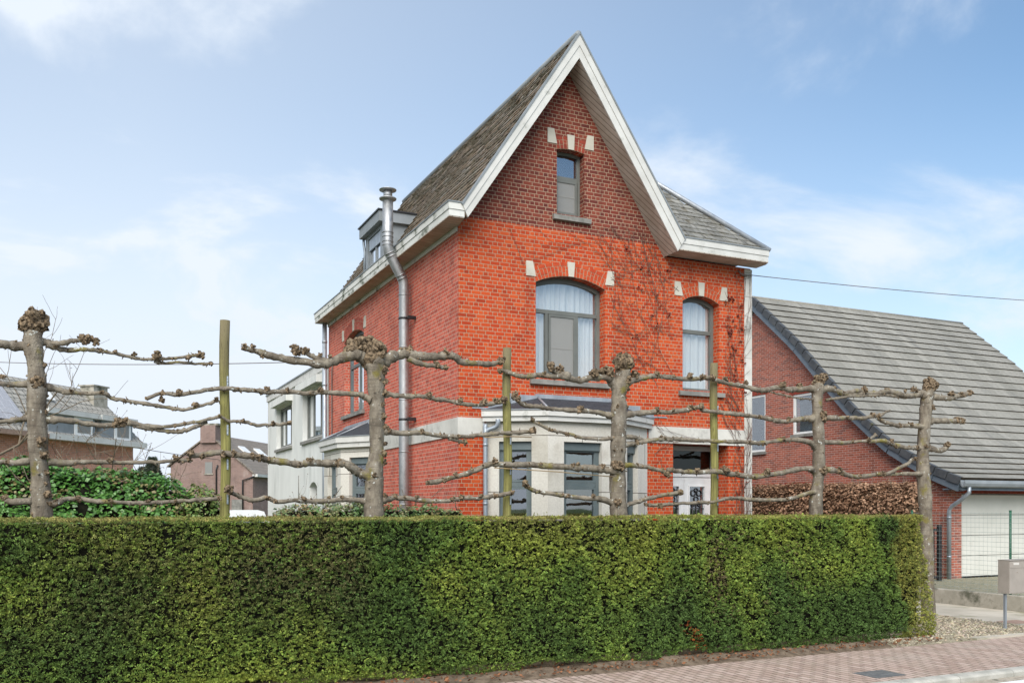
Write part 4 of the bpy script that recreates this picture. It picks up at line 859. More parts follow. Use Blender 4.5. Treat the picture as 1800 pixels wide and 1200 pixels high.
    (0.03,0.026,[(7.53,2.78),(7.63,2.79),(7.8,2.78),(8.05,2.75),(8.31,2.7),(8.38,2.65)],[(7.8,2.81,0.035),(8.36,2.65,0.065)]),
    (0.039,0.024,[(7.44,2.16),(7.37,2.2),(7.14,2.26),(6.9,2.27),(6.55,2.3),(6.32,2.33),(6.09,2.36),(5.94,2.41),(5.83,2.48)],[(5.84,2.49,0.053),(5.91,2.44,0.033),(6.55,2.3,0.044),(6.46,2.32,0.037),(6.98,2.31,0.041)]),
    (0.026,0.026,[(7.54,2.14),(7.63,2.17),(7.89,2.25),(8.23,2.32),(8.57,2.37)],[(8.57,2.37,0.062),(8.33,2.34,0.036)])]),
  ([(11.47,1.96,0.115),(11.47,2.29,0.108),(11.51,2.58,0.101),(11.52,2.79,0.105),(11.51,3.12,0.101),(11.5,3.44,0.094),(11.47,3.69,0.097),(11.47,3.95,0.087),(11.48,4.16,0.094),(11.51,4.25,0.094)],
   [(11.54,4.34,0.094),(11.5,4.36,0.065),(11.62,4.39,0.062),(11.45,4.27,0.058)],
   [(11.5,3.71,0.108),(11.54,2.77,0.094),(11.51,3.08,0.036),(11.62,3.61,0.043),(11.47,3.87,0.032)],
   [(0.049,0.027,[(11.47,4.11),(11.36,4.18),(11.12,4.16),(10.85,4.14),(10.62,4.16),(10.35,4.1),(10.13,4.09),(9.91,4.14),(9.57,4.17),(9.31,4.21),(9.17,4.23),(9.02,4.23)],[(9.93,4.22,0.052),(10.72,4.23,0.064),(10.66,4.19,0.049),(11.08,4.25,0.05),(11.1,4.26,0.043),(9.52,4.26,0.058),(9.02,4.24,0.057)]),
    (0.011,0.011,[(10.3,4.1),(10.66,4.05),(11.03,4.01),(11.36,3.99)],[]),
    (0.04,0.033,[(11.54,4.16),(11.69,4.2),(11.93,4.17),(12.12,4.13),(12.42,4.14),(12.77,4.18),(13.03,4.2)],[(11.83,4.23,0.044),(12.57,4.26,0.074),(12.05,4.16,0.051),(13.13,4.3,0.038)]),
    (0.038,0.027,[(11.4,3.67),(11.26,3.67),(11.08,3.64),(10.75,3.59),(10.35,3.63),(10.0,3.66),(9.57,3.67),(9.31,3.69),(9.02,3.71)],[(10.22,3.65,0.042),(10.46,3.64,0.035),(10.85,3.66,0.043),(10.0,3.66,0.035)]),
    (0.032,0.027,[(11.57,3.69),(11.88,3.69),(12.17,3.72),(12.52,3.72),(12.72,3.76),(13.03,3.8)],[(12.2,3.72,0.051),(12.77,3.79,0.06),(12.93,3.79,0.052),(13.05,3.83,0.034),(11.62,3.61,0.036)]),
    (0.014,0.015,[(12.95,3.78),(13.1,3.85),(13.24,3.89)],[]),
    (0.038,0.024,[(11.45,3.17),(11.36,3.23),(11.08,3.28),(10.71,3.27),(10.26,3.21),(9.95,3.22),(9.57,3.21),(9.15,3.21),(8.65,3.22),(8.25,3.24)],[(10.73,3.29,0.057),(10.28,3.19,0.042),(10.0,3.22,0.035)]),
    (0.025,0.021,[(11.57,3.27),(12.03,3.27),(12.32,3.29),(12.62,3.33),(12.77,3.39),(12.9,3.44)],[(12.32,3.32,0.037),(12.62,3.34,0.048)]),
    (0.04,0.034,[(11.5,2.74),(11.4,2.77),(11.26,2.8),(11.03,2.78),(10.71,2.72),(10.39,2.68),(10.04,2.64),(9.82,2.67),(9.57,2.69),(9.27,2.72),(8.94,2.7),(8.65,2.71),(8.37,2.72)],[(10.37,2.74,0.07),(10.3,2.7,0.049),(9.76,2.7,0.052),(9.48,2.76,0.075),(8.94,2.73,0.06),(8.78,2.72,0.033),(10.06,2.63,0.035),(8.43,2.75,0.04)]),
    (0.032,0.03,[(11.57,2.8),(11.88,2.78),(12.12,2.71),(12.42,2.68),(12.82,2.72),(13.08,2.74)],[(11.94,2.78,0.073),(12.0,2.73,0.051),(12.42,2.7,0.052),(13.03,2.75,0.053)]),
    (0.033,0.021,[(11.47,2.41),(11.36,2.4),(11.22,2.36),(10.89,2.28),(10.53,2.26),(10.13,2.26),(9.82,2.29),(9.57,2.28),(9.23,2.22),(8.94,2.21),(8.49,2.19),(8.14,2.17),(7.94,2.17)],[(8.21,2.15,0.053),(7.96,2.18,0.033),(10.8,2.29,0.032),(9.65,2.26,0.027)])]),
  ([(14.22,0.05,0.124),(14.19,0.67,0.12),(14.15,1.26,0.116),(14.11,1.84,0.116),(14.08,2.38,0.116),(14.06,2.8,0.116),(14.07,3.19,0.108),(14.11,3.58,0.104),(14.14,3.96,0.108),(14.17,4.2,0.12),(14.2,4.32,0.116)],
   [(14.25,4.41,0.124),(14.17,4.39,0.085),(14.35,4.42,0.086),(14.26,4.48,0.07)],
   [(14.25,2.77,0.05),(14.26,2.36,0.054),(14.19,3.97,0.062),(14.19,4.0,0.039),(14.03,3.26,0.046),(14.22,2.49,0.039),(14.27,0.9,0.031),(14.08,4.31,0.046)],
   [(0.048,0.032,[(14.11,4.2),(14.03,4.25),(13.76,4.18),(13.5,4.19),(13.23,4.24),(13.03,4.21),(12.77,4.18),(12.42,4.2),(12.12,4.14)],[(13.79,4.35,0.069),(13.89,4.3,0.046),(13.55,4.28,0.038),(13.16,4.29,0.034),(12.57,4.25,0.045)]),
    (0.019,0.018,[(14.0,4.21),(13.6,4.15),(13.13,4.16),(12.62,4.12),(12.22,4.09),(11.69,4.0)],[]),
    (0.041,0.042,[(14.22,4.16),(14.33,4.19),(14.63,4.18),(14.91,4.23),(15.26,4.31)],[(14.75,4.29,0.071),(15.03,4.28,0.059),(15.23,4.32,0.068)]),
    (0.041,0.038,[(14.22,3.74),(14.33,3.75),(14.63,3.76),(14.97,3.77),(15.15,3.77)],[(14.94,3.8,0.067),(15.11,3.78,0.067)]),
    (0.038,0.038,[(14.17,3.24),(14.27,3.22),(14.47,3.2),(14.63,3.26),(14.69,3.32)],[(14.63,3.32,0.067)]),
    (0.033,0.03,[(14.06,3.63),(13.98,3.63),(13.71,3.64),(13.44,3.62),(13.23,3.65),(13.03,3.7),(12.88,3.76)],[(13.44,3.63,0.053),(13.73,3.67,0.054),(12.9,3.77,0.052)]),
    (0.031,0.03,[(14.03,3.23),(13.89,3.24),(13.6,3.23),(13.34,3.28),(13.03,3.33),(12.65,3.31)],[(13.23,3.35,0.053),(13.89,3.23,0.054),(13.36,3.24,0.046)]),
    (0.031,0.024,[(14.03,2.75),(13.89,2.76),(13.5,2.75),(13.1,2.73),(12.87,2.74)],[(12.93,2.73,0.045)]),
    (0.019,0.025,[(13.1,2.73),(13.44,2.85),(13.65,2.94),(13.79,3.02)],[(13.86,3.03,0.046)])]),
]
TREE_LABELS = ['pollarded espalier tree with a tall knobbly head, first from the left', 'pollarded espalier tree with thick Y fork and wide knuckled head before the side wall',
    'pollarded espalier tree standing before the front bay window', 'slim pollarded espalier tree before the twin windowed neighbour gable', 'slim pollarded espalier tree past the end of the clipped yew hedge']
YT = 12.0
for ti, (trunk, head, knobs, limbs) in enumerate(TREES):
    if ti == 1: trunk = trunk[:-2] + [(trunk[-2][0], trunk[-2][1], trunk[-2][2] * .92), (trunk[-1][0] + .02, trunk[-1][1] - .06, trunk[-1][2] * .72)]
    x0, z0, r0 = trunk[0]
    if z0 > .3: trunk = [(x0 + .02, -.02, r0 * 1.35), (x0 + .015, .25, r0 * 1.1), (x0 + .01, 1.0, r0 * 1.0)] + trunk
    else: trunk = [(x0, -.02, r0 * 1.25)] + trunk
    T = thing('espalier_tree', (x0, YT, .0), TREE_LABELS[ti], 'tree', 'espalier trees along the hedge')
    sp = spline(trunk, 5); m = MB()
    ph = random.uniform(0, 6)
    m.tube([(p[0] + random.gauss(0, .003), YT + .02 * math.sin(p[1] * 2 + ph), p[1]) for p in sp], [p[2] * (1 + .05 * math.sin(p[1] * 5.3 + ph) + .035 * math.sin(p[1] * 11 + 2 * ph)) * random.uniform(.98, 1.03) for p in sp], 16, 0, wob=.035)
    for (x, z, r) in knobs:
        p = min(sp, key=lambda q: abs(q[1] - z)); dx = max(-.97 * p[2], min(.97 * p[2], x - p[0])); m.burl((p[0] + dx, YT - math.sqrt(max(0, p[2] ** 2 - dx ** 2)) * .92, z), r * .85, 1)
    for _ in range(26):       # small scars and bud bumps
        p = random.choice(sp); a = random.uniform(math.pi, 2 * math.pi); m.lump((p[0] + math.cos(a) * p[2] * .97, YT + math.sin(a) * p[2] * .97, p[1] + random.uniform(-.1, .1)), random.uniform(.010, .026), random.choice((0, 0, 1)), (1, 1, .7))
    m.lump((sp[-1][0], YT, sp[-1][1]), sp[-1][2] * 1.02, 1, jit=.1, q=2)
    m.build('trunk', [M['bark'], M['burl']], T)
    m = MB()
    for (x, z, r) in head: m.burl((x, YT + random.uniform(-.05, .03), z), r * 1.12, 0, int(30 + 300 * r))
    m.build('pollard_head', M['burl'], T)
    for (ra, rb, pts, ks) in limbs:
        n = len(pts); L = [(x, YT + (0 if i == 0 else random.uniform(-.045, .045)), z, ra + (rb - ra) * (i / (n - 1)) ** .6) for i, (x, z) in enumerate(pts)]
        s2 = spline(L, 5); m = MB(); rt = min(sp, key=lambda q: abs(q[1] - L[0][2]))[2] * .80
        m.tube([(p[0], p[1], p[2] + random.gauss(0, .0035)) for p in s2], [min(rt, max(.008, p[3] * 1.16 * random.uniform(.84, 1.2) * (1 + .75 * math.exp(-i / 4.5)))) for i, p in enumerate(s2)], 9, 0, wob=.05)
        def yat(x):
            return min(s2, key=lambda p: abs(p[0] - x))
        for (x, z, r) in ks:
            p = yat(x); m.burl((x, p[1] - .02, z + (.3 * (p[2] - z) if abs(z - p[2]) < .2 else 0)), r * .92, 1)
        for _ in range(int(4 + 13 * abs(pts[-1][0] - pts[0][0]))):
            p = random.choice(s2[2:]); a = random.uniform(0, 6.28); q = Vector((p[0], p[1] + math.cos(a) * p[3], p[2] + math.sin(a) * p[3]))
            m.lump(q, random.uniform(.009, .024), random.choice((0, 1, 1)), (1, 1, 1), .3)
            if random.random() < .35: m.tube([q, q + Vector((random.gauss(0, .012), random.gauss(0, .012), random.choice((-1, 1)) * random.uniform(.02, .045)))], [.008, .005], 5, 0)
        m.build('limb', [M['bark'], M['burl']], T)

POST_LABELS = ['round weathered wooden post with bare top between the first two espalier trees', 'mossy green wooden post standing in front of the bay window downpipe', 'mossy green wooden post standing in front of the white front door']
for i, (x, zt) in enumerate(((1.64, 4.52), (5.63, 4.47), (9.38, 4.50))):
    P = thing('wooden_post', (x, 12.13, 0), POST_LABELS[i], 'post', 'support posts for the espalier trees'); m = MB(); r = .062
    m.tube([(x + .012 * math.sin(k * .9), 12.13, -.05 + (zt + .05) * k / 14) for k in range(15)], [r * random.uniform(.985, 1.015) for k in range(15)], 18)
    m.build('shaft', M['post'], P)
    for zz in (3.74, 3.12, 2.68, 2.24):
        s = MB(); s.box(x + .012, 12.055, zz - .07, x + .032, 12.068, zz + .06); 
        for k in range(3): s.lump((x + .022, 12.055, zz - .05 + k * .04), .008, q=1)
        s.build('fixing_strap', M['zinc'], P)
for (xa, za, xb, zb, lab) in ((7.35, 2.60, 5.35, 2.70, 'bamboo cane tied along a limb before the front bay'), (5.2, 3.13, 5.95, 3.16, 'short bamboo cane tied across the post before the bay')):
    m = MB(); m.tube([(xa, 11.97, za), ((xa + xb) / 2, 11.95, (za + zb) / 2 + .01), (xb, 11.97, zb)], .008, 6); tag(m.build('bamboo_cane', M['lath'], root=(xa, 11.97, za)), lab, 'cane')

# ------------------------------------------------------------------ hedges
def yew_hedge():
    HX0, HX1, HY0, HY1, HZ = -4.0, 12.62, 10.75, 11.72, 2.0
    def surf(P, Nn):
        b = .09 * (vnoise(P, 1.4, 1) - .5) + .09 * (vnoise(P, 4.5, 2) - .5) + .085 * (vnoise(P * [1, 1, 1.5], 10, 5) - .5) + .05 * (vnoise(P * [1, 1, 1.7], 19, 6) - .5) + .045 * (vnoise(P * [1, 1, 1.6], 34, 7) - .5)
        b -= np.clip(vnoise(P, 5.5, 9) - .78, 0, 1) * .8
        return b
    def face(n, fx):
        P, Nn = fx(RNG.uniform(0, 1, (n, 2))); return P, Nn
    W = HX1 - HX0; rc = .16
    def front(q):
        x = HX0 + W * q[:, 0]; z = .03 + (HZ - .03) * q[:, 1]; y = np.full_like(x, HY0); nx = np.zeros_like(x); ny = -np.ones_like(x)
        y = y - .40 * (1 - z / HZ) ** 1.2 + .12 * np.clip((.22 - z) / .22, 0, 1)
        k = x > HX1 - rc * 1.2; t = np.clip((x - (HX1 - rc * 1.2)) / (rc * 1.2), 0, 1); y = np.where(k, y + rc * (1 - np.sqrt(np.maximum(0, 1 - t * t))), y); nx = np.where(k, t, 0)
        low = .03 + .26 * np.clip(vnoise(np.c_[x, x * 0, x * 0], 1.7, 8) - .35, 0, 1) * np.clip((9.5 - x) / 2, .15, 1)
        z = np.maximum(z, low + RNG.uniform(0, .06, len(z)))
        tz = np.clip((z - (HZ - .05)) / .05, 0, 1); y = y + .04 * (1 - np.sqrt(np.maximum(0, 1 - tz ** 2)))
        return np.c_[x, y, z], unit(np.c_[nx, ny, tz * .8])
    def top(q):
        x = HX0 + W * q[:, 0]; y = HY0 + (HY1 - HY0) * q[:, 1]; return np.c_[x, y, np.full_like(x, HZ)], np.tile([0, 0, 1.], (len(x), 1))
    def end(q):
        y = HY0 + .1 + (HY1 - HY0 - .1) * q[:, 0]; z = .12 + (HZ - .12) * q[:, 1]; return np.c_[np.full_like(y, HX1), y, z], np.tile([1., 0, 0], (len(y), 1))
    def back(q):
        x = HX0 + W * q[:, 0]; z = .15 + (HZ - .15) * q[:, 1]; return np.c_[x, np.full_like(x, HY1), z], np.tile([0, 1., 0], (len(x), 1))
    VV, FF, CC = [], [], []; off = 0
    for fx, n, kind in ((front, 66000, 0), (top, 30000, 1), (end, 3600, 0), (back, 5000, 0)):
        P, Nn = face(n, fx); b = surf(P, Nn)
        if kind == 1: b = b * .25
        deep = RNG.uniform(0, 1, n) ** 2.2 * (.085 if kind != 1 else .03)
        P = P + Nn * (b - deep)[:, None]
        e = .02; g = np.zeros_like(P)
        for ax in range(3):
            d = np.zeros(3); d[ax] = e; g[:, ax] = (surf(P + d, Nn) - b) / e
        Ns = unit(Nn - .8 * (g - Nn * (g * Nn).sum(1, keepdims=True)) + np.array([0, 0, .25]))
        a = vnoise(P, .55, 21) * .6 + vnoise(P, 1.7, 22) * .4; h = vnoise(P, 3.1, 23); r = RNG.uniform(0, 1, n)
        dk, mid, yl, br = np.array([.105, .172, .050]), np.array([.205, .300, .064]), np.array([.335, .375, .080]), np.array([.17, .135, .07])
        t = np.clip((a - .36) * 3.2 + (r - .5) * .8 + (h - .5) * .7, 0, 1)[:, None]
        C = dk * (1 - t) + mid * t; t2 = np.clip((a - .53) * 3 + (RNG.uniform(0, 1, n) - .45) * .9, 0, 1)[:, None]; C = C * (1 - t2) + yl * t2
        tb = np.clip((vnoise(P, .8, 31) - .52) * 5, 0, 1) * np.clip((P[:, 2] - .5) * 1.2, 0, 1) * (RNG.uniform(0, 1, n) < .6); C = C * (1 - tb[:, None] * .75) + br * tb[:, None] * .75
        wz = np.exp(-((P[:, 0] - 8.7) / .75) ** 2 - ((P[:, 2] - 1.25) / .5) ** 2) * np.clip((vnoise(P * [1, 1, .4], 3.4, 61) - .4) * 5, 0, 1); tz_ = RNG.uniform(0, 1, n) < wz * .75; C[tz_] = np.array([.18, .145, .075])
        te = (np.clip((P[:, 0] - 11.75 + .5 * (vnoise(P, 2.2, 33) - .5)) / .15, 0, 1) * RNG.uniform(.3, 1, n))[:, None]; C = C * (1 - te) + np.array([.34, .315, .08]) * te
        dead = (np.abs(P[:, 0] - 7.75 - .1 * np.sin(P[:, 2] * 9)) < .10) & (P[:, 2] > .12) & (P[:, 2] < .55) & (RNG.uniform(0, 1, n) < .35); C[dead] = [.36, .11, .035]
        if kind == 1: tt = RNG.uniform(.2, 1, (n, 1)); C = C * (1 - tt) + np.array([.34, .28, .10]) * tt  # top leaves tinted yellow: the sunlit look is put into their colour
        C = C * RNG.uniform(.4, 1.9, (n, 1))
        for rep in range(8 if kind == 0 else 4):
            V, F, c = leaves(P - Ns * .010 + RNG.normal(0, 1, P.shape) * [.009, .005, .0045], Ns, .0265 if kind == 0 else .016, .0105, C * RNG.uniform(.7, 1.3, (n, 1)), droop=0, spread=.62)
            VV.append(V); FF.append(F + off); CC.append(c); off += len(V)
    n = 260; xs = RNG.uniform(HX0, HX1 - .1, n); P = np.c_[xs, RNG.uniform(HY0, HY1, n), np.full(n, HZ - .01)]      # stray shoots above the cut
    for k in range(4):
        V, F, c = leaves(P + np.c_[np.zeros((n, 2)), np.full(n, .012 * k) * RNG.uniform(0, 1.6, n)], np.tile([0, 0, 1.], (n, 1)), .03, .011, np.array([.26, .29, .08]) * RNG.uniform(.6, 1.3, (n, 1)), spread=.5)
        VV.append(V); FF.append(F + off); CC.append(c); off += len(V)
    T = thing('yew_hedge', ((HX0 + HX1) / 2, 11.2, 0), 'long square clipped dark green yew hedge along the brick pavement', 'hedge')
    loc = ((HX0 + HX1) / 2, 11.2, 0)
    leafmesh('foliage', np.vstack(VV), np.vstack(FF), np.vstack(CC), M['yew'], loc, T)
    m = MB(); m.box(HX0 + .05, HY0 + .10, .16, HX1 - .07, HY1 - .1, HZ - .06)  # dark core box behind the foliage, its colour standing in for shade
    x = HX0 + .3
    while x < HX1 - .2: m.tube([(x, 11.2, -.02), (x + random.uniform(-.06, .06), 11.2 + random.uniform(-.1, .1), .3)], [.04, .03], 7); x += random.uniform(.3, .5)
    m.build('shade_core_and_stems', M['inner'], T)
yew_hedge()

def mound_hedge(name, label, ycen, x0, x1, half, topfun, dens, size, palette, mat, inner, seed, flowers=False, along='x', cat='hedge', bump=.16, spread=.55, endround=.5):
    """free-growing hedge: rounded cross-section swept along x (or y), covered with flat leaves"""
    n = int((x1 - x0) * dens); u = RNG.uniform(0, 1, n); s = RNG.uniform(-1.0, 1.0, n)
    def shape(u, s):
        x = x0 + (x1 - x0) * u; top = topfun(x); e = np.minimum(1, np.minimum(x - x0, x1 - x) / endround); e = np.sqrt(np.maximum(.02, 1 - (1 - e) ** 2))
        a = s * math.pi / 2 * 1.0; yy = np.sign(np.sin(a)) * np.abs(np.sin(a)) ** .55 * half * e; zz = np.abs(np.cos(a)) ** .45 * (top - .0) * (.8 + .2 * e)
        return np.c_[x, ycen + yy, zz], np.c_[np.zeros_like(x), np.sin(a), np.cos(a) * .9]
    P, Nn = shape(u, s); ex = np.clip(1 - np.minimum(P[:, 0] - x0, x1 - P[:, 0]) / endround, 0, 1); Nn[:, 0] = np.where(P[:, 0] < (x0 + x1) / 2, -ex, ex); Nn = unit(Nn)
    b = bump * ((vnoise(P, 1.3, seed) - .5) * 1.6 + (vnoise(P, 4, seed + 1) - .5) + .5 * (vnoise(P, 9, seed + 2) - .5)); b -= np.clip(vnoise(P, 3.2, seed + 5) - .76, 0, 1) * 1.2
    P = P + Nn * (b - RNG.uniform(0, .10, n))[:, None]
    e = .03; t = vnoise(P, 1.1, seed + 7) * .5 + RNG.uniform(0, .5, n); k = np.clip(t * (len(palette) - 1), 0, len(palette) - 1.001); i = k.astype(int); f = (k - i)[:, None]; pal = np.array(palette)
    C = (pal[i] * (1 - f) + pal[i + 1] * f) * RNG.uniform(.65, 1.4, (n, 1))
    if flowers:
        fl = (vnoise(P, 2.2, seed + 9) > .60) & (P[:, 2] > topfun(P[:, 0]) - .55) & (RNG.uniform(0, 1, n) < .33); C[fl] = np.array([.23, .20, .08]) * RNG.uniform(.6, 1.3, (fl.sum(), 1))
    V, F, c = broadleaves(P, Nn + np.array([0, -.1, .35]), size, C, spread)
    if along == 'y': V = V[:, [1, 0, 2]] 
    loc = ((x0 + x1) / 2, ycen, 0) if along == 'x' else (ycen, (x0 + x1) / 2, 0)
    T = thing(name, loc, label, cat); leafmesh('foliage', V, F, c, mat, loc, T)
    m = MB(); pts = []; us = np.linspace(.0, 1, 40); ss = np.linspace(-1, 1, 13)
    for uu in us: 
        q, nn = shape(np.full(13, uu), ss); q = q + unit(nn) * (-bump * 1.05); q[:, 2] = np.maximum(q[:, 2], .05); pts += [tuple(v) if along == 'x' else (v[1], v[0], v[2]) for v in q]
    m.add(pts, [(a * 13 + b_, a * 13 + b_ + 1, (a + 1) * 13 + b_ + 1, (a + 1) * 13 + b_) for a in range(39) for b_ in range(12)], smooth=True)
    for _ in range(int((x1 - x0) * 9)):
        q, nn = shape(np.array([random.random()]), np.array([random.uniform(-1, 1)])); p0 = Vector(q[0]) - Vector(nn[0]) * .15; p1 = p0 + Vector((random.gauss(0, .25), random.gauss(0, .08), random.uniform(.1, .35))) + Vector(nn[0]) * .12
        if along == 'y': p0, p1 = Vector((p0.y, p0.x, p0.z)), Vector((p1.y, p1.x, p1.z))
        m.tube([p0, (p0 + p1) / 2 + Vector((random.gauss(0, .03), 0, random.gauss(0, .03))), p1], [.010, .007, .004], 5, 1)
    m.build('stems', [inner, M['twig']], T)
IVY = [(.035, .095, .02), (.07, .18, .034), (.11, .245, .05), (.17, .31, .10)]
mound_hedge('ivy_hedge', 'big overgrown ivy hedge with glossy leaves and tan flower heads below the bare shrubs', 15.7, -6.0, 1.75, .85, lambda x: 2.93 - .17 - .07 * np.sin(x * 1.7) - .30 * np.clip((x - .3) / 1.4, 0, 1) ** 2, 4200, .054, IVY, M['ivy'], M['inner'], 41, True)
mound_hedge('variegated_shrub', 'lighter mixed leaved shrub beside the first wooden post', 15.2, 1.3, 2.02, .5, lambda x: 2.42 - .05 * np.cos(x * 5), 2600, .05, [(.08, .16, .035), (.16, .26, .065), (.32, .27, .11), (.22, .32, .10)], M['ivy'], M['inner'], 57, False, cat='shrub', endround=.35)
mound_hedge('low_ivy_hedge', 'low trimmed ivy hedge in front of the white annex and side wall', 13.1, 2.35, 5.42, .32, lambda x: 2.17 + 0 * x, 2400, .042, [(.08, .17, .05), (.14, .26, .085), (.30, .34, .16), (.28, .17, .08), (.20, .30, .13)], M['ivy'], M['inner'], 63, False, bump=.09, endround=.2)
mound_hedge('beech_hedge', 'brown dry leaved beech hedge between the driveway and neighbour gable', 17.75, 15.12, 22.0, .42, lambda x: 2.77 + .0 * x, 2300, .062, [(.15, .085, .05), (.28, .165, .10), (.40, .25, .16), (.48, .32, .21)], M['beech'], M['inner_brown'], 71, False, along='y', bump=.10, endround=.25)

# ------------------------------------------------------------------ bare shrubs and trees beyond the hedge
def grow(m, p, d, r, depth, ln, spread, tips, up=.25, mi=0):
    d = d.normalized(); n = 4; pts = [p]; q = p
    for i in range(n): d = (d + Vector((random.gauss(0, .12), random.gauss(0, .12), random.gauss(0, .12) + up * .1))).normalized(); q = q + d * ln / n; pts.append(q)
    m.tube(pts, [r * (1 - .35 * i / n) for i in range(n + 1)], 5, mi, caps=False)
    if depth == 0: tips.append(q); return
    for _ in range(random.choice((2, 2, 3))):
        i = random.randint(2, n); a = Vector((random.gauss(0, 1), random.gauss(0, 1), random.gauss(0, .6) + up)).normalized(); grow(m, pts[i], d * (1 - spread) + a * spread, r * .6, depth - 1, ln * random.uniform(.6, .85), spread, tips, up)
def bare_shrub(name, loc, h, nst, label, r=.032, depth=3, cat='shrub', buds=True, lean=(0, 0)):
    T = thing(name, loc, label, cat); m = MB(); tips = []
    for k in range(nst): grow(m, Vector(loc) + Vector((random.gauss(0, .12), random.gauss(0, .12), 0)), Vector((random.gauss(lean[0], .3), random.gauss(lean[1], .3), 1)), r, depth, h * .42, .55, tips)
    if buds:
        for t in tips: m.lump(t, .013, 1, sq=(.6, .6, 1.5))
    m.build('branches', [M['twig'], M['burl']], T)

def campos(px, d, z=0):
    s = (px - 900) / 1600 * d; c, sn = math.cos(R(25.2)), math.sin(R(25.2)); return (s * c + d * sn, -s * sn + d * c, z)
bare_shrub('bare_shrub', campos(40, 17.5), 3.6, 7, 'leafless twiggy shrub before the brick wall, left of the first espalier trunk', depth=4)
bare_shrub('bare_shrub', campos(118, 18), 3.9, 8, 'leafless shrub with long budded twigs rising in front of the chimney', lean=(.35, .1), depth=4)
bare_shrub('bare_shrub', campos(215, 19), 3.3, 9, 'leafless shrub at the far corner of the left brick house', depth=4)
bare_shrub('bare_climber', (5.35, 23.9, 0), 3.1, 3, 'leafless climber against the white annex beside the side bay', r=.014)
bare_shrub('bare_tree', campos(-120, 30), 9.5, 1, 'leafless tree whose outer twigs reach in above the solar panels', r=.10, depth=5, cat='tree', buds=False)
def conifer(loc, h, label):
    T = thing('conifer', loc, label, 'tree'); m = MB(); m.tube([loc, (loc[0], loc[1], h * .9)], [.12, .02], 7); m.build('trunk', M['twig'], T)
    n = 9000; t = RNG.uniform(.1, 1, n); a = RNG.uniform(0, 6.283, n); lob = .75 + .35 * vnoise(np.c_[np.cos(a) * 2, np.sin(a) * 2, t * 9], 1.5, 5)
    r = 1.15 * (1.02 - t) ** .7 * lob * RNG.uniform(.5, 1, n) ** .4; P = np.c_[loc[0] + np.cos(a) * r, loc[1] + np.sin(a) * r, t * h]; Nn = np.c_[np.cos(a), np.sin(a), np.full(n, .5)]
    V, F, C = leaves(P, Nn, .22, .06, np.array([.10, .12, .085]) * RNG.uniform(.5, 1.5, (n, 1)), spread=.6); leafmesh('crown', V, F, C, M['yew'], loc, T)
conifer(campos(268, 52), 5.0, 'dark grey green conifer between the two far brick houses'); conifer(campos(251, 56), 4.6, 'smaller dark conifer just left of the taller far conifer')

# ------------------------------------------------------------------ climbing vine on the front wall
def vine():
    T = thing('climbing_vine', (11.5, 14.26, 0), 'leafless creeper spreading thin brown stems over the red front wall', 'vine')
    m = MB(); lf = MB()
    holes = [(7.0, 8.7, 4.25, 6.5), (10.2, 11.3, 4.2, 6.45), (7.4, 8.4, 7.1, 8.85), (10.05, 11.45, 0, 3.3)]
    def inside(x, z): return any(a < x < b and c < z < d for a, b, c, d in holes)
    def roof(x): return min(6.8, 20) if x > 9.9 else 9.9 - 1.49 * abs(x - 7.81) - .1
    def walk(x, z, ang, r, n, depth):
        pts = []; rr = []; curl = random.gauss(0, .004)
        for i in range(n):
            y = 14.285 if not (x > 11.78) else 14.272
            if 3.33 < z < 3.68: y = 14.265
            pts.append((x, y - r, z)); rr.append(max(.0026, .7 * r * (1 - .6 * i / n)))
            ang += random.gauss(curl, .10); x += math.cos(ang) * .085; z += math.sin(ang) * .085
            if x < 6.0 or x > 11.96 or z < .2 or z > min(roof(x) - .03, 7.35 - .12 * max(0, 9.2 - x)) or inside(x, z) or (z < 4.15 and x < 9.65): break
            if depth > 0 and random.random() < .17: walk(x, z, ang + random.choice((-1, 1)) * random.uniform(.3, .9), r * .68, int(n * random.uniform(.35, .75)), depth - 1)
            if random.random() < .012 and x > 9:
                for _ in range(4): lf.lump((x + random.gauss(0, .03), 14.26, z + random.gauss(0, .03)), random.uniform(.012, .026), sq=(1, .3, 1), jit=.35)
        if len(pts) > 2: m.tube(pts, rr, 4, caps=False)
    for k in range(7): walk(11.86 - random.uniform(0, .3), random.uniform(.3, 1.5), math.pi / 2 + random.uniform(-.05, .45), .009, 85, 3)
    for k in range(9): walk(11.7 - random.uniform(0, .25), random.uniform(3.4, 4.6), math.pi * random.uniform(.62, .85), .0075, 70, 3)
    for k in range(5): walk(random.uniform(9.4, 10.2), random.uniform(4.2, 4.8), math.pi * random.uniform(.60, .80), .0062, 48, 2)
    for k in range(6): walk(random.uniform(9.7, 10.2), random.uniform(4.3, 6.3), math.pi * random.uniform(.62, .92), .0048, 34, 2)
    for k in range(5): walk(random.uniform(10.2, 11.7), random.uniform(5.9, 6.4), math.pi * random.uniform(.75, 1.0), .0055, 40, 2)
    for k in range(3): walk(random.uniform(9.7, 11.7), 3.45, math.pi * random.uniform(.85, 1.1), .0055, 30, 2)
    for (x, z, a, n) in ((6.95, 6.35, 2.0, 16), (8.9, 6.2, 1.95, 26), (9.4, 5.6, 2.1, 40), (8.75, 5.6, 1.7, 30)): walk(x, z, a, .0055, n, 1)
    for _ in range(20):
        x, z = random.gauss(11.55, .14), random.uniform(4.6, 6.3)
        if not inside(x, z) and x < 11.9:
            for _ in range(4): lf.lump((x + random.gauss(0, .025), 14.27, z + random.gauss(0, .03)), random.uniform(.012, .028), sq=(1, .35, 1), jit=.35)
    m.build('stems', M['vine'], T); lf.build('dead_leaves', M['vine_leaf'], T)
vine()

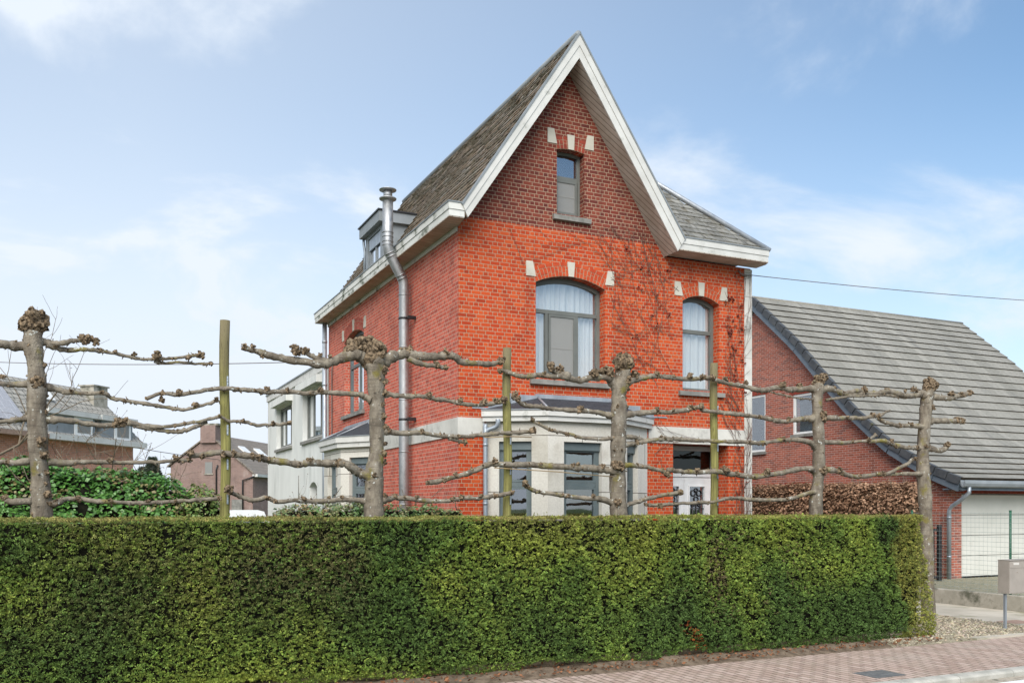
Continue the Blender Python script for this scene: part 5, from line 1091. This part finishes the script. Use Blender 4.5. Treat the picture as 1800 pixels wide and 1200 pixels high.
# ------------------------------------------------------------------ neighbour's house on the right
nh = thing('neighbour_house', (25, 20, .3), 'brown brick house with sweeping grey tiled roof and cream garage door', 'house')
PROF = [(15.72, 2.86), (16.5, 3.17), (17.2, 3.53), (17.95, 3.95), (19.15, 4.93), (20.5, 6.25), (21.5, 7.27), (23.55, 9.02)]
def prof_at(v):
    for (a, b), (c, d) in zip(PROF, PROF[1:]):
        if v <= c: return b + (d - b) * (v - a) / (c - a)
    return PROF[-1][1]
NX0, NX1, NYF, NYR, NYB = 20.0, 29.5, 16.3, 23.55, 30.5
MN = lambda a, y, z: (NX0 + y, a, z)
m = MB(); W1 = (21.0, 21.95, 4.42, 5.66); W2 = (23.2, 24.2, 3.98, 5.84); W3 = (21.35, 22.15, 1.2, 2.74); W4 = (22.9, 23.9, 1.2, 2.72)
wall = [(NYF + .3005, .2), (NYB, .2), (NYB, 3.3), (NYR, 8.72)] + [(v, z - .22) for v, z in reversed(PROF[2:-1])] + [(NYF + .3005, 2.95)] 
m.prism(wall, 0, .3, MN, [opening(*w) for w in (W1, W2, W3, W4)]); m.build('gable_wall', M['brick_near'], nh)
m = MB(); m.prism([(NX0 + .0, .2), (NX0 + .48, .2), (NX0 + .48, 2.52), (24.6, 2.52), (24.6, .2), (NX1, .2), (NX1, 2.92), (NX0, 2.92)], 0, .3, lambda a, y, z: (a, NYF + y, z)); m.box(NX0 + .301, NYB - .3, .2, NX1, NYB, 3.2); m.box(NX1 - .3, NYF + .301, .2, NX1, NYB - .301, 3.2)
m.build('front_wall', M['brick_near'], nh)
for w in (W1, W2, W3, W4): add_window(nh, MN, *w, 0, .025, M['white_frame'], M['glass'] , curtain=False, fw=.07, sill=(w[0] - .05, w[1] + .05, w[2] - .09))
for w in (W1, W2, W3, W4):
    m = MB(); a = w[0] - .1
    while a < w[1] + .1: m.box(a + .004, -.006, w[3] + .005, a + .06, .02, w[3] + .20, M=MN); a += .066
    m.build('soldier_course', M['arch_dark'], nh)
m = MB(); L = [0]
for (a, b), (c, d) in zip(PROF, PROF[1:]): L.append(L[-1] + math.hypot(c - a, d - b))
def at_len(s):
    for i in range(len(PROF) - 1):
        if s <= L[i + 1] or i == len(PROF) - 2:
            t = (s - L[i]) / (L[i + 1] - L[i]); return (PROF[i][0] + (PROF[i + 1][0] - PROF[i][0]) * t, PROF[i][1] + (PROF[i + 1][1] - PROF[i][1]) * t)
N = 25; xa, xb = 19.74, 29.62
for i in range(N):
    y0, z0 = at_len(L[-1] * i / N); y1, z1 = at_len(L[-1] * min(1, (i + 1.06) / N)); nn = Vector((0, -(z1 - z0), (y1 - y0))).normalized(); dn = nn * .042
    seg = 12
    for k in range(seg):
        a0, a1 = xa + (xb - xa) * k / seg, xa + (xb - xa) * (k + 1) / seg; jz = nn * .0
        v = [(a0, y0 + dn.y, z0 + dn.z), (a1, y0 + dn.y, z0 + dn.z), (a1, y1 + nn.y * .004, z1 + nn.z * .004), (a0, y1 + nn.y * .004, z1 + nn.z * .004), (a0, y0 - nn.y * .01, z0 - nn.z * .01), (a1, y0 - nn.y * .01, z0 - nn.z * .01)]
        b0 = (i % 2) * .15
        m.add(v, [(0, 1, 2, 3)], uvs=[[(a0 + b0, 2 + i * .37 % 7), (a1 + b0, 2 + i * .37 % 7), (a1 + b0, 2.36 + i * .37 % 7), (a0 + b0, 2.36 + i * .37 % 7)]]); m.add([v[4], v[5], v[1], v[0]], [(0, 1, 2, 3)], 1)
m.poly([(xa, NYR, 9.03), (xb, NYR, 9.03), (xb, 31, 3.1), (xa, 31, 3.1)])
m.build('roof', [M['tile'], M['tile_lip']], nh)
m = MB(); m.tube([(xa, NYR, 9.01), (xb, NYR, 9.01)], .06, 8); m.build('ridge_tiles', M['tile'], nh)
m = MB()      # verge tiles stepping up the gable edge
for i in range(N):
    y0, z0 = at_len(L[-1] * (i + .04) / N); y1, z1 = at_len(L[-1] * (i + .97) / N); nn = Vector((0, -(z1 - z0), (y1 - y0))).normalized()
    t = .036; bt = .17
    q = lambda y, z, k: (y + nn.y * k, z + nn.z * k)
    a, b, c, d = q(y0, z0, t + .012), q(y1, z1, t - .012), q(y1, z1, -bt), q(y0, z0, -bt + .02)
    for xs in (19.70,): m.hexa([(xs, *a), (xs, *b), (xs, *c), (xs, *d), (xs + .12, *a), (xs + .12, *b), (xs + .12, *c), (xs + .12, *d)])
m.build('verge_tiles', M['tile_edge'], nh)
m = MB()
for i in range(N):
    y0, z0 = at_len(L[-1] * i / N); y1, z1 = at_len(L[-1] * (i + 1) / N); nn = Vector((0, -(z1 - z0), (y1 - y0))).normalized(); q = lambda y, z, k: (y + nn.y * k, z + nn.z * k)
    a, b, c, d = q(y0, z0, -.10), q(y1, z1, -.10), q(y1, z1, -.33), q(y0, z0, -.33)
    m.hexa([(19.74, *a), (19.74, *b), (19.74, *c), (19.74, *d), (19.80, *a), (19.80, *b), (19.80, *c), (19.80, *d)])
    a, b, c, d = q(y0, z0, -.30), q(y1, z1, -.30), q(y1, z1, -.325), q(y0, z0, -.325); m.hexa([(19.80, *a), (19.80, *b), (19.80, *c), (19.80, *d), (20.0, *a), (20.0, *b), (20.0, *c), (20.0, *d)])
m.build('verge_trim', M['blue_trim'], nh)
m = MB()
m.prism([(15.60, 2.83), (15.585, 2.75), (15.61, 2.68), (15.66, 2.65), (15.71, 2.68), (15.735, 2.75), (15.735, 2.83), (15.72, 2.83), (15.705, 2.75), (15.66, 2.69), (15.615, 2.75), (15.61, 2.83)], 19.72, 29.62, lambda p, y, q: (y, p, q)); g = m.build('gutter', M['zinc_dark'], nh)
m = MB(); m.box(19.78, 15.74, 2.58, 29.6, 15.78, 2.80); m.box(19.78, 15.781, 2.60, 29.6, 16.299, 2.63); m.build('eaves_board', M['blue_trim'], nh)
m = MB(); m.tube([(19.95, 15.66, 2.66), (19.95, 15.66, 2.52), (19.93, 15.85, 2.36), (19.93, 16.15, 2.18), (19.93, 16.22, 2.08), (19.93, 16.22, .3)], .05, 10)
for zz in (.9, 1.9): m.tube([(19.93, 16.22, zz - .02), (19.93, 16.22, zz + .02)], .058, 10)
m.build('downpipe', M['zinc'], nh)
m = MB(); z = .36
for h in (.54, .53, .53, .53): m.box(20.49, 16.40, z + .009, 24.6, 16.44, z + h - .009); z += h
gd = m.build('garage_door', M['garage'], nh); m = MB(); m.box(20.485, 16.425, .33, 24.6, 16.46, 2.52); m.build('door_backing', M['bluestone'], gd)  # dark sheet added behind the panels, painting the shade in their seams
m = MB(); m.box(20.49, 16.392, .335, 24.6, 16.43, .362); m.build('bottom_seal', M['black'], gd)
m = MB(); a = 20.3
while a < 25: m.box(a + .004, -.006, 2.53, a + .061, .02, 2.74, M=lambda a_, y, z_: (a_, NYF + y, z_)); a += .067
m.build('soldier_course', M['arch_dark'], nh)

# ------------------------------------------------------------------ right-hand forecourt pieces
m = MB()
for a, b in ((9.9, 12.68), (12.70, 16.25)): m.prism([(17.2, -.1), (17.205, .33), (17.22, .347), (17.33, .347), (17.35, .33), (17.35, -.1)], a, b, lambda p, y, q: (p, y, q))
tag(m.build('retaining_wall', M['old_concrete'], root=(17.27, 13, 0)), 'low stained concrete wall edging the cobbled forecourt', 'low wall')
fe = thing('mesh_fence', (17.28, 12.6, .34), 'green posted wire mesh fence standing on the low concrete wall', 'fence')
for y in (10.1, 12.6, 15.06):
    m = MB(); m.tube([(17.28, y, .2), (17.28, y, 2.07)], .026, 10); m.tube([(17.28, y, 2.07), (17.28, y, 2.085)], .029, 10); m.build('fence_post', M['green_metal'], fe)
m = MB()
z = .42
while z < 2.06: m.tube([(17.25, 9.9, z), (17.25, 15.06, z)], .0026, 4, caps=False); z += .1
y = 9.9
while y < 15.08: m.tube([(17.25, y, .36), (17.25, y, 2.04)], .0018, 4, caps=False); y += .1
m.build('wire_mesh', M['wire'], fe)
bg = thing('black_gate', (18.6, 15.9, .33), 'narrow black metal gate beside the garage downpipe', 'gate')
m = MB(); m.box(19.15, 15.87, .33, 19.24, 15.95, 1.72); m.build('gate_post', M['black'], bg)
m = MB(); m.box(18.0, 15.89, 1.58, 19.14, 15.93, 1.63); m.box(18.0, 15.89, .40, 19.14, 15.93, .45)
for k in range(9): m.box(18.0 + k * .125, 15.90, .451, 18.02 + k * .125, 15.92, 1.579)
m.build('gate_leaf', M['black'], bg)
mb_ = thing('mailbox', (14.6, 10.55, 0), 'taupe metal mailbox on slim pale posts at the driveway edge', 'mailbox')
m = MB(); bx0, bx1, by0, by1, bz0, bz1 = 14.30, 14.98, 10.45, 10.66, .66, 1.225
m.prism([(by0, bz0), (by1, bz0), (by1, bz1), (by0 + .015, bz1), (by0, bz1 - .012)], bx0, bx1, lambda p, y, q: (y, p, q)); bd = m.build('body', M['box'], mb_)
m = MB(); m.box(bx0 + .008, by0 - .006, bz1 - .125, bx1 - .008, by0 - .0005, bz1 - .012); m.build('letter_flap', M['box'], bd)
m = MB(); m.box(bx0 + .008, by0 - .005, bz0 + .015, bx1 - .008, by0 - .0005, bz1 - .14); m.lump((bx0 + .2, by0 - .006, bz1 - .2), .014, sq=(1, .5, 1), jit=0, q=2); m.build('front_door', M['box'], bd)
m = MB(); m.box(bx0 + .10, by0 - .010, bz1 - .075, bx0 + .24, by0 - .0065, bz1 - .035); m.build('name_plate', M['plate'], bd)
m = MB(); m.box(bx0 - .004, by0 - .012, bz1 + .0005, bx1 + .004, by1 + .004, bz1 + .012); m.build('lid', M['box'], bd)
for x in (14.345, 14.93): m = MB(); m.box(x - .019, 10.54, -.02, x + .019, 10.578, bz0 - .001); m.build('leg', M['zinc'], mb_)
m = MB(); m.box(8.93, 8.32, .0005, 9.45, 8.72, .006); cv = m.build('utility_cover', M['iron'], root=(9.2, 8.5, 0)); tag(cv, 'square dark cast iron cover set in the brick pavement near the kerb', 'manhole cover')
m = MB(); m.box(15.3, 11.05, .0265, 15.85, 11.45, .031); tag(m.build('drain_cover', M['rust_cover'], root=(15.5, 11.2, .026)), 'small reddish cover in the concrete driveway behind the mailbox', 'drain cover')

# ------------------------------------------------------------------ houses beyond the garden
lh = thing('left_brick_house', campos(234, 40), 'orange brick house with grey roof, solar panels and white dormers behind the ivy', 'house', rz=R(49.1))
m = MB(); m.box(-17, 0, -.1, 0, 6, 5.0); m.build('wall', M['brick_far'], lh, local=True)
m = MB()
RY, RZ = 2.05, 2.3
for i in range(12):
    t0, t1 = i / 12, (i + 1.05) / 12; y0, y1 = -.35 + RY * t0, -.35 + RY * t1; z0, z1 = 5.0 + RZ * t0, 5.0 + RZ * t1
    x0, x1 = -17.2, .25 - .8 * t0; m.add([(x0, y0, z0 + .04), (x1, y0, z0 + .04), (.25 - .8 * t1, y1, z1), (x0, y1, z1), (x0, y0, z0 - .02), (x1, y0, z0 - .02)], [(0, 1, 2, 3), (4, 5, 1, 0)])
m.poly([(-17.2, 1.7, 7.3), (-.55, 1.7, 7.3), (.25, 6.3, 5.0), (-17.2, 6.3, 5.0)]); m.poly([(.25, -.35, 5.0), (.25, 6.3, 5.0), (-.55, 1.7, 7.3)])
m.build('roof', M['tile_grey'], lh, local=True)
m = MB(); m.box(-17.2, -.52, 4.82, -5.4, -.36, 4.99); m.build('gutter', M['rust_cover'], lh, local=True)
m = MB(); m.box(-5.39, -.50, 4.80, .3, .0, 5.02); m.build('fascia', M['white_board'], lh, local=True)
m = MB(); m.box(-1.25, 1.0, 6.0, -.4, 1.7, 7.4); ch = m.build('chimney', M['old_concrete'], lh, local=True)
m = MB(); m.box(-1.31, .94, 7.401, -.34, 1.76, 7.46); m.build('chimney_cap', M['old_concrete'], ch, local=True)
for x0, x1 in ((-5.2, -2.7), (-2.3, -.4)):
    m = MB(); m.box(x0, -.28, 5.03, x1, .9, 5.80); dmr = m.build('dormer', M['zinc_dark'], lh, local=True)
    m = MB(); m.box(x0 - .15, -.45, 5.801, x1 + .15, 1.0, 6.0); m.build('dormer_fascia', M['white_board'], dmr, local=True)
    m = MB(); a0 = x1 - 1.15; m.box(a0, -.32, 5.05, a0 + 1.0, -.281, 5.79); m.build('dormer_frame', M['white_frame'], dmr, local=True)
    m = MB(); m.box(a0 + .14, -.335, 5.17, a0 + .86, -.3205, 5.7); m.build('dormer_pane', M['grey_pane'], dmr, local=True)
m = MB(); P = lambda x, t, k=.08: (x, -.35 + RY * t - k * .74, 5.0 + RZ * t + k * .66)
for x0, x1 in ((-10.6, -8.3), (-8.25, -6.1)): m.hexa([P(x0, .14), P(x1, .14), P(x1, .72), P(x0, .72), P(x0, .14, .14), P(x1, .14, .14), P(x1, .72, .14), P(x0, .72, .14)])
m.build('solar_panel', M['solar'], lh, local=True)
m = MB(); m.hexa([P(-4.6, .62), P(-3.6, .62), P(-3.6, .86), P(-4.6, .86), P(-4.6, .62, .13), P(-3.6, .62, .13), P(-3.6, .86, .13), P(-4.6, .86, .13)]); m.build('skylight', M['white_frame'], lh, local=True)
m = MB(); m.box(-9.5, -.02, 2.9, -7.6, -.001, 4.1); m.build('window', M['white_frame'], lh, local=True)

gh = thing('far_gable_house', campos(300, 60), 'dull purple brick gable house with brown roof and broad chimney in the distance', 'house', rz=R(-34.4))
m = MB(); m.prism([(0, -.1), (5.75, -.1), (5.75, 4.42), (2.75, 6.92), (0, 4.97)], 0, 12, lambda a, y, z: (a, y, z)); m.build('wall', M['brick_dull'], gh, local=True)
m = MB(); m.hexa([(5.95, -.12, 4.32), (5.95, 12.1, 4.32), (2.75, 12.1, 6.95), (2.75, -.12, 6.95), (5.95, -.12, 4.42), (5.95, 12.1, 4.42), (2.75, 12.1, 7.05), (2.75, -.12, 7.05)])
m.hexa([(-.2, -.12, 4.88), (-.2, 12.1, 4.88), (2.75, 12.1, 6.95), (2.75, -.12, 6.95), (-.2, -.12, 4.98), (-.2, 12.1, 4.98), (2.75, 12.1, 7.05), (2.75, -.12, 7.05)]); m.build('roof', M['tile_brown'], gh, local=True)
m = MB(); m.box(2.2, -.2, 6.45, 3.25, .75, 7.6); ch = m.build('chimney', M['brick_dull'], gh, local=True)
m = MB(); m.box(2.06, -.12, 7.601, 3.39, .82, 7.72); m.build('chimney_cap', M['old_concrete'], ch, local=True)
m = MB(); m.box(2.45, -.04, 4.45, 2.95, .01, 5.2); w = m.build('window', M['grey_pane'], gh, local=True); m = MB(); m.box(2.38, -.06, 4.38, 3.02, -.001, 4.448); m.build('sill', M['old_concrete'], w, local=True)
m = MB(); m.box(4.3, -.04, 1.2, 5.05, .01, 2.75); m.build('door', M['bluestone'], gh, local=True)
m = MB(); m.box(5.75, -.05, 4.22, 6.1, 12, 4.40); m.build('gutter', M['white_board'], gh, local=True)
m = MB(); m.tube([(5.9, -.05, 4.25), (5.1, -.1, 4.0), (5.1, -.1, 0)], .05, 6); m.tube([(3.35, -.08, 5.0), (3.25, -.08, 4.7), (3.25, -.08, 1)], .05, 6); m.build('downpipe', M['black'], gh, local=True)
for y0 in (2.2, 4.6): m = MB(); S = lambda y, t, k: (5.95 - 3.2 * t, y, 4.42 + 2.63 * t + k); m.hexa([S(y0, .45, .0), S(y0 + 1, .45, .0), S(y0 + 1, .72, .0), S(y0, .72, .0), S(y0, .45, .1), S(y0 + 1, .45, .1), S(y0 + 1, .72, .1), S(y0, .72, .1)]); m.build('skylight', M['white_frame'], gh, local=True)

# white van parked beyond the hedge, seen from behind
vn = thing('parked_van', campos(432, 40, -.13), 'white van parked beyond the ivy hedge, only its roof showing', 'van', rz=R(-25.2) + R(20))
m = MB(); m.prism([(-.95, .45), (.95, .45), (.96, 1.1), (.90, 1.85), (.78, 2.14), (.5, 2.21), (-.5, 2.21), (-.78, 2.14), (-.90, 1.85), (-.96, 1.1)], 0, 4.9, lambda a, y, z: (a, y, z)); m.build('body', M['van'], vn, local=True)
m = MB(); m.prism([(-.78, 1.3), (.78, 1.3), (.70, 1.9), (-.70, 1.9)], -.012, .01, lambda a, y, z: (a, y, z)); m.build('rear_window', M['glass_refl'], vn, local=True)
for sx in (-1, 1):
    m = MB(); m.box(sx * .92 - .04, -.02, .95, sx * .92 + .04, .03, 1.4); m.build('tail_light', M['lamp_red'], vn, local=True)
    for yy in (.8, 3.9):
        m = MB(); m.tube([(sx * .72, yy, .34), (sx * .97, yy, .34)], .34, 18); t = m.build('wheel', M['tyre'], vn, local=True); m = MB(); m.tube([(sx * .96, yy, .34), (sx * .985, yy, .34)], .2, 14); m.build('rim', M['steel'], t, local=True)
m = MB(); m.box(-.95, -.08, .38, .95, -.001, .6); m.build('bumper', M['black'], vn, local=True)

# overhead cables, each strung between two fixings
def cable(name, a, b, sag, r, label, group=None):
    a, b = Vector(a), Vector(b); m = MB(); m.tube([a.lerp(b, t) - Vector((0, 0, sag * 4 * t * (1 - t))) for t in np.linspace(0, 1, 24)], r, 6); tag(m.build(name, M['cable'], root=tuple(a)), label, 'cable', group)
cable('overhead_cable', (5.69, 22.82, 5.86), campos(-300, 34, 8.0), .25, .012, 'thin overhead cable running left from the brick side wall past the first tree')
cable('overhead_cable', (11.9, 14.25, 6.72), campos(2350, 27, 8.0), .22, .008, 'thin overhead cable from the front wall corner over the tiled roof')
cable('overhead_cable', campos(230, 48, 5.4), campos(520, 75, 6.0), .3, .02, 'faint far wire at the height of the distant gable')
m = MB(); m.tube([(11.62, 14.27, 6.79), (11.66, 14.25, 6.72), (11.78, 14.24, 6.70), (11.9, 14.25, 6.72)], .014, 6); m.build('service_cable', M['cable'], house)
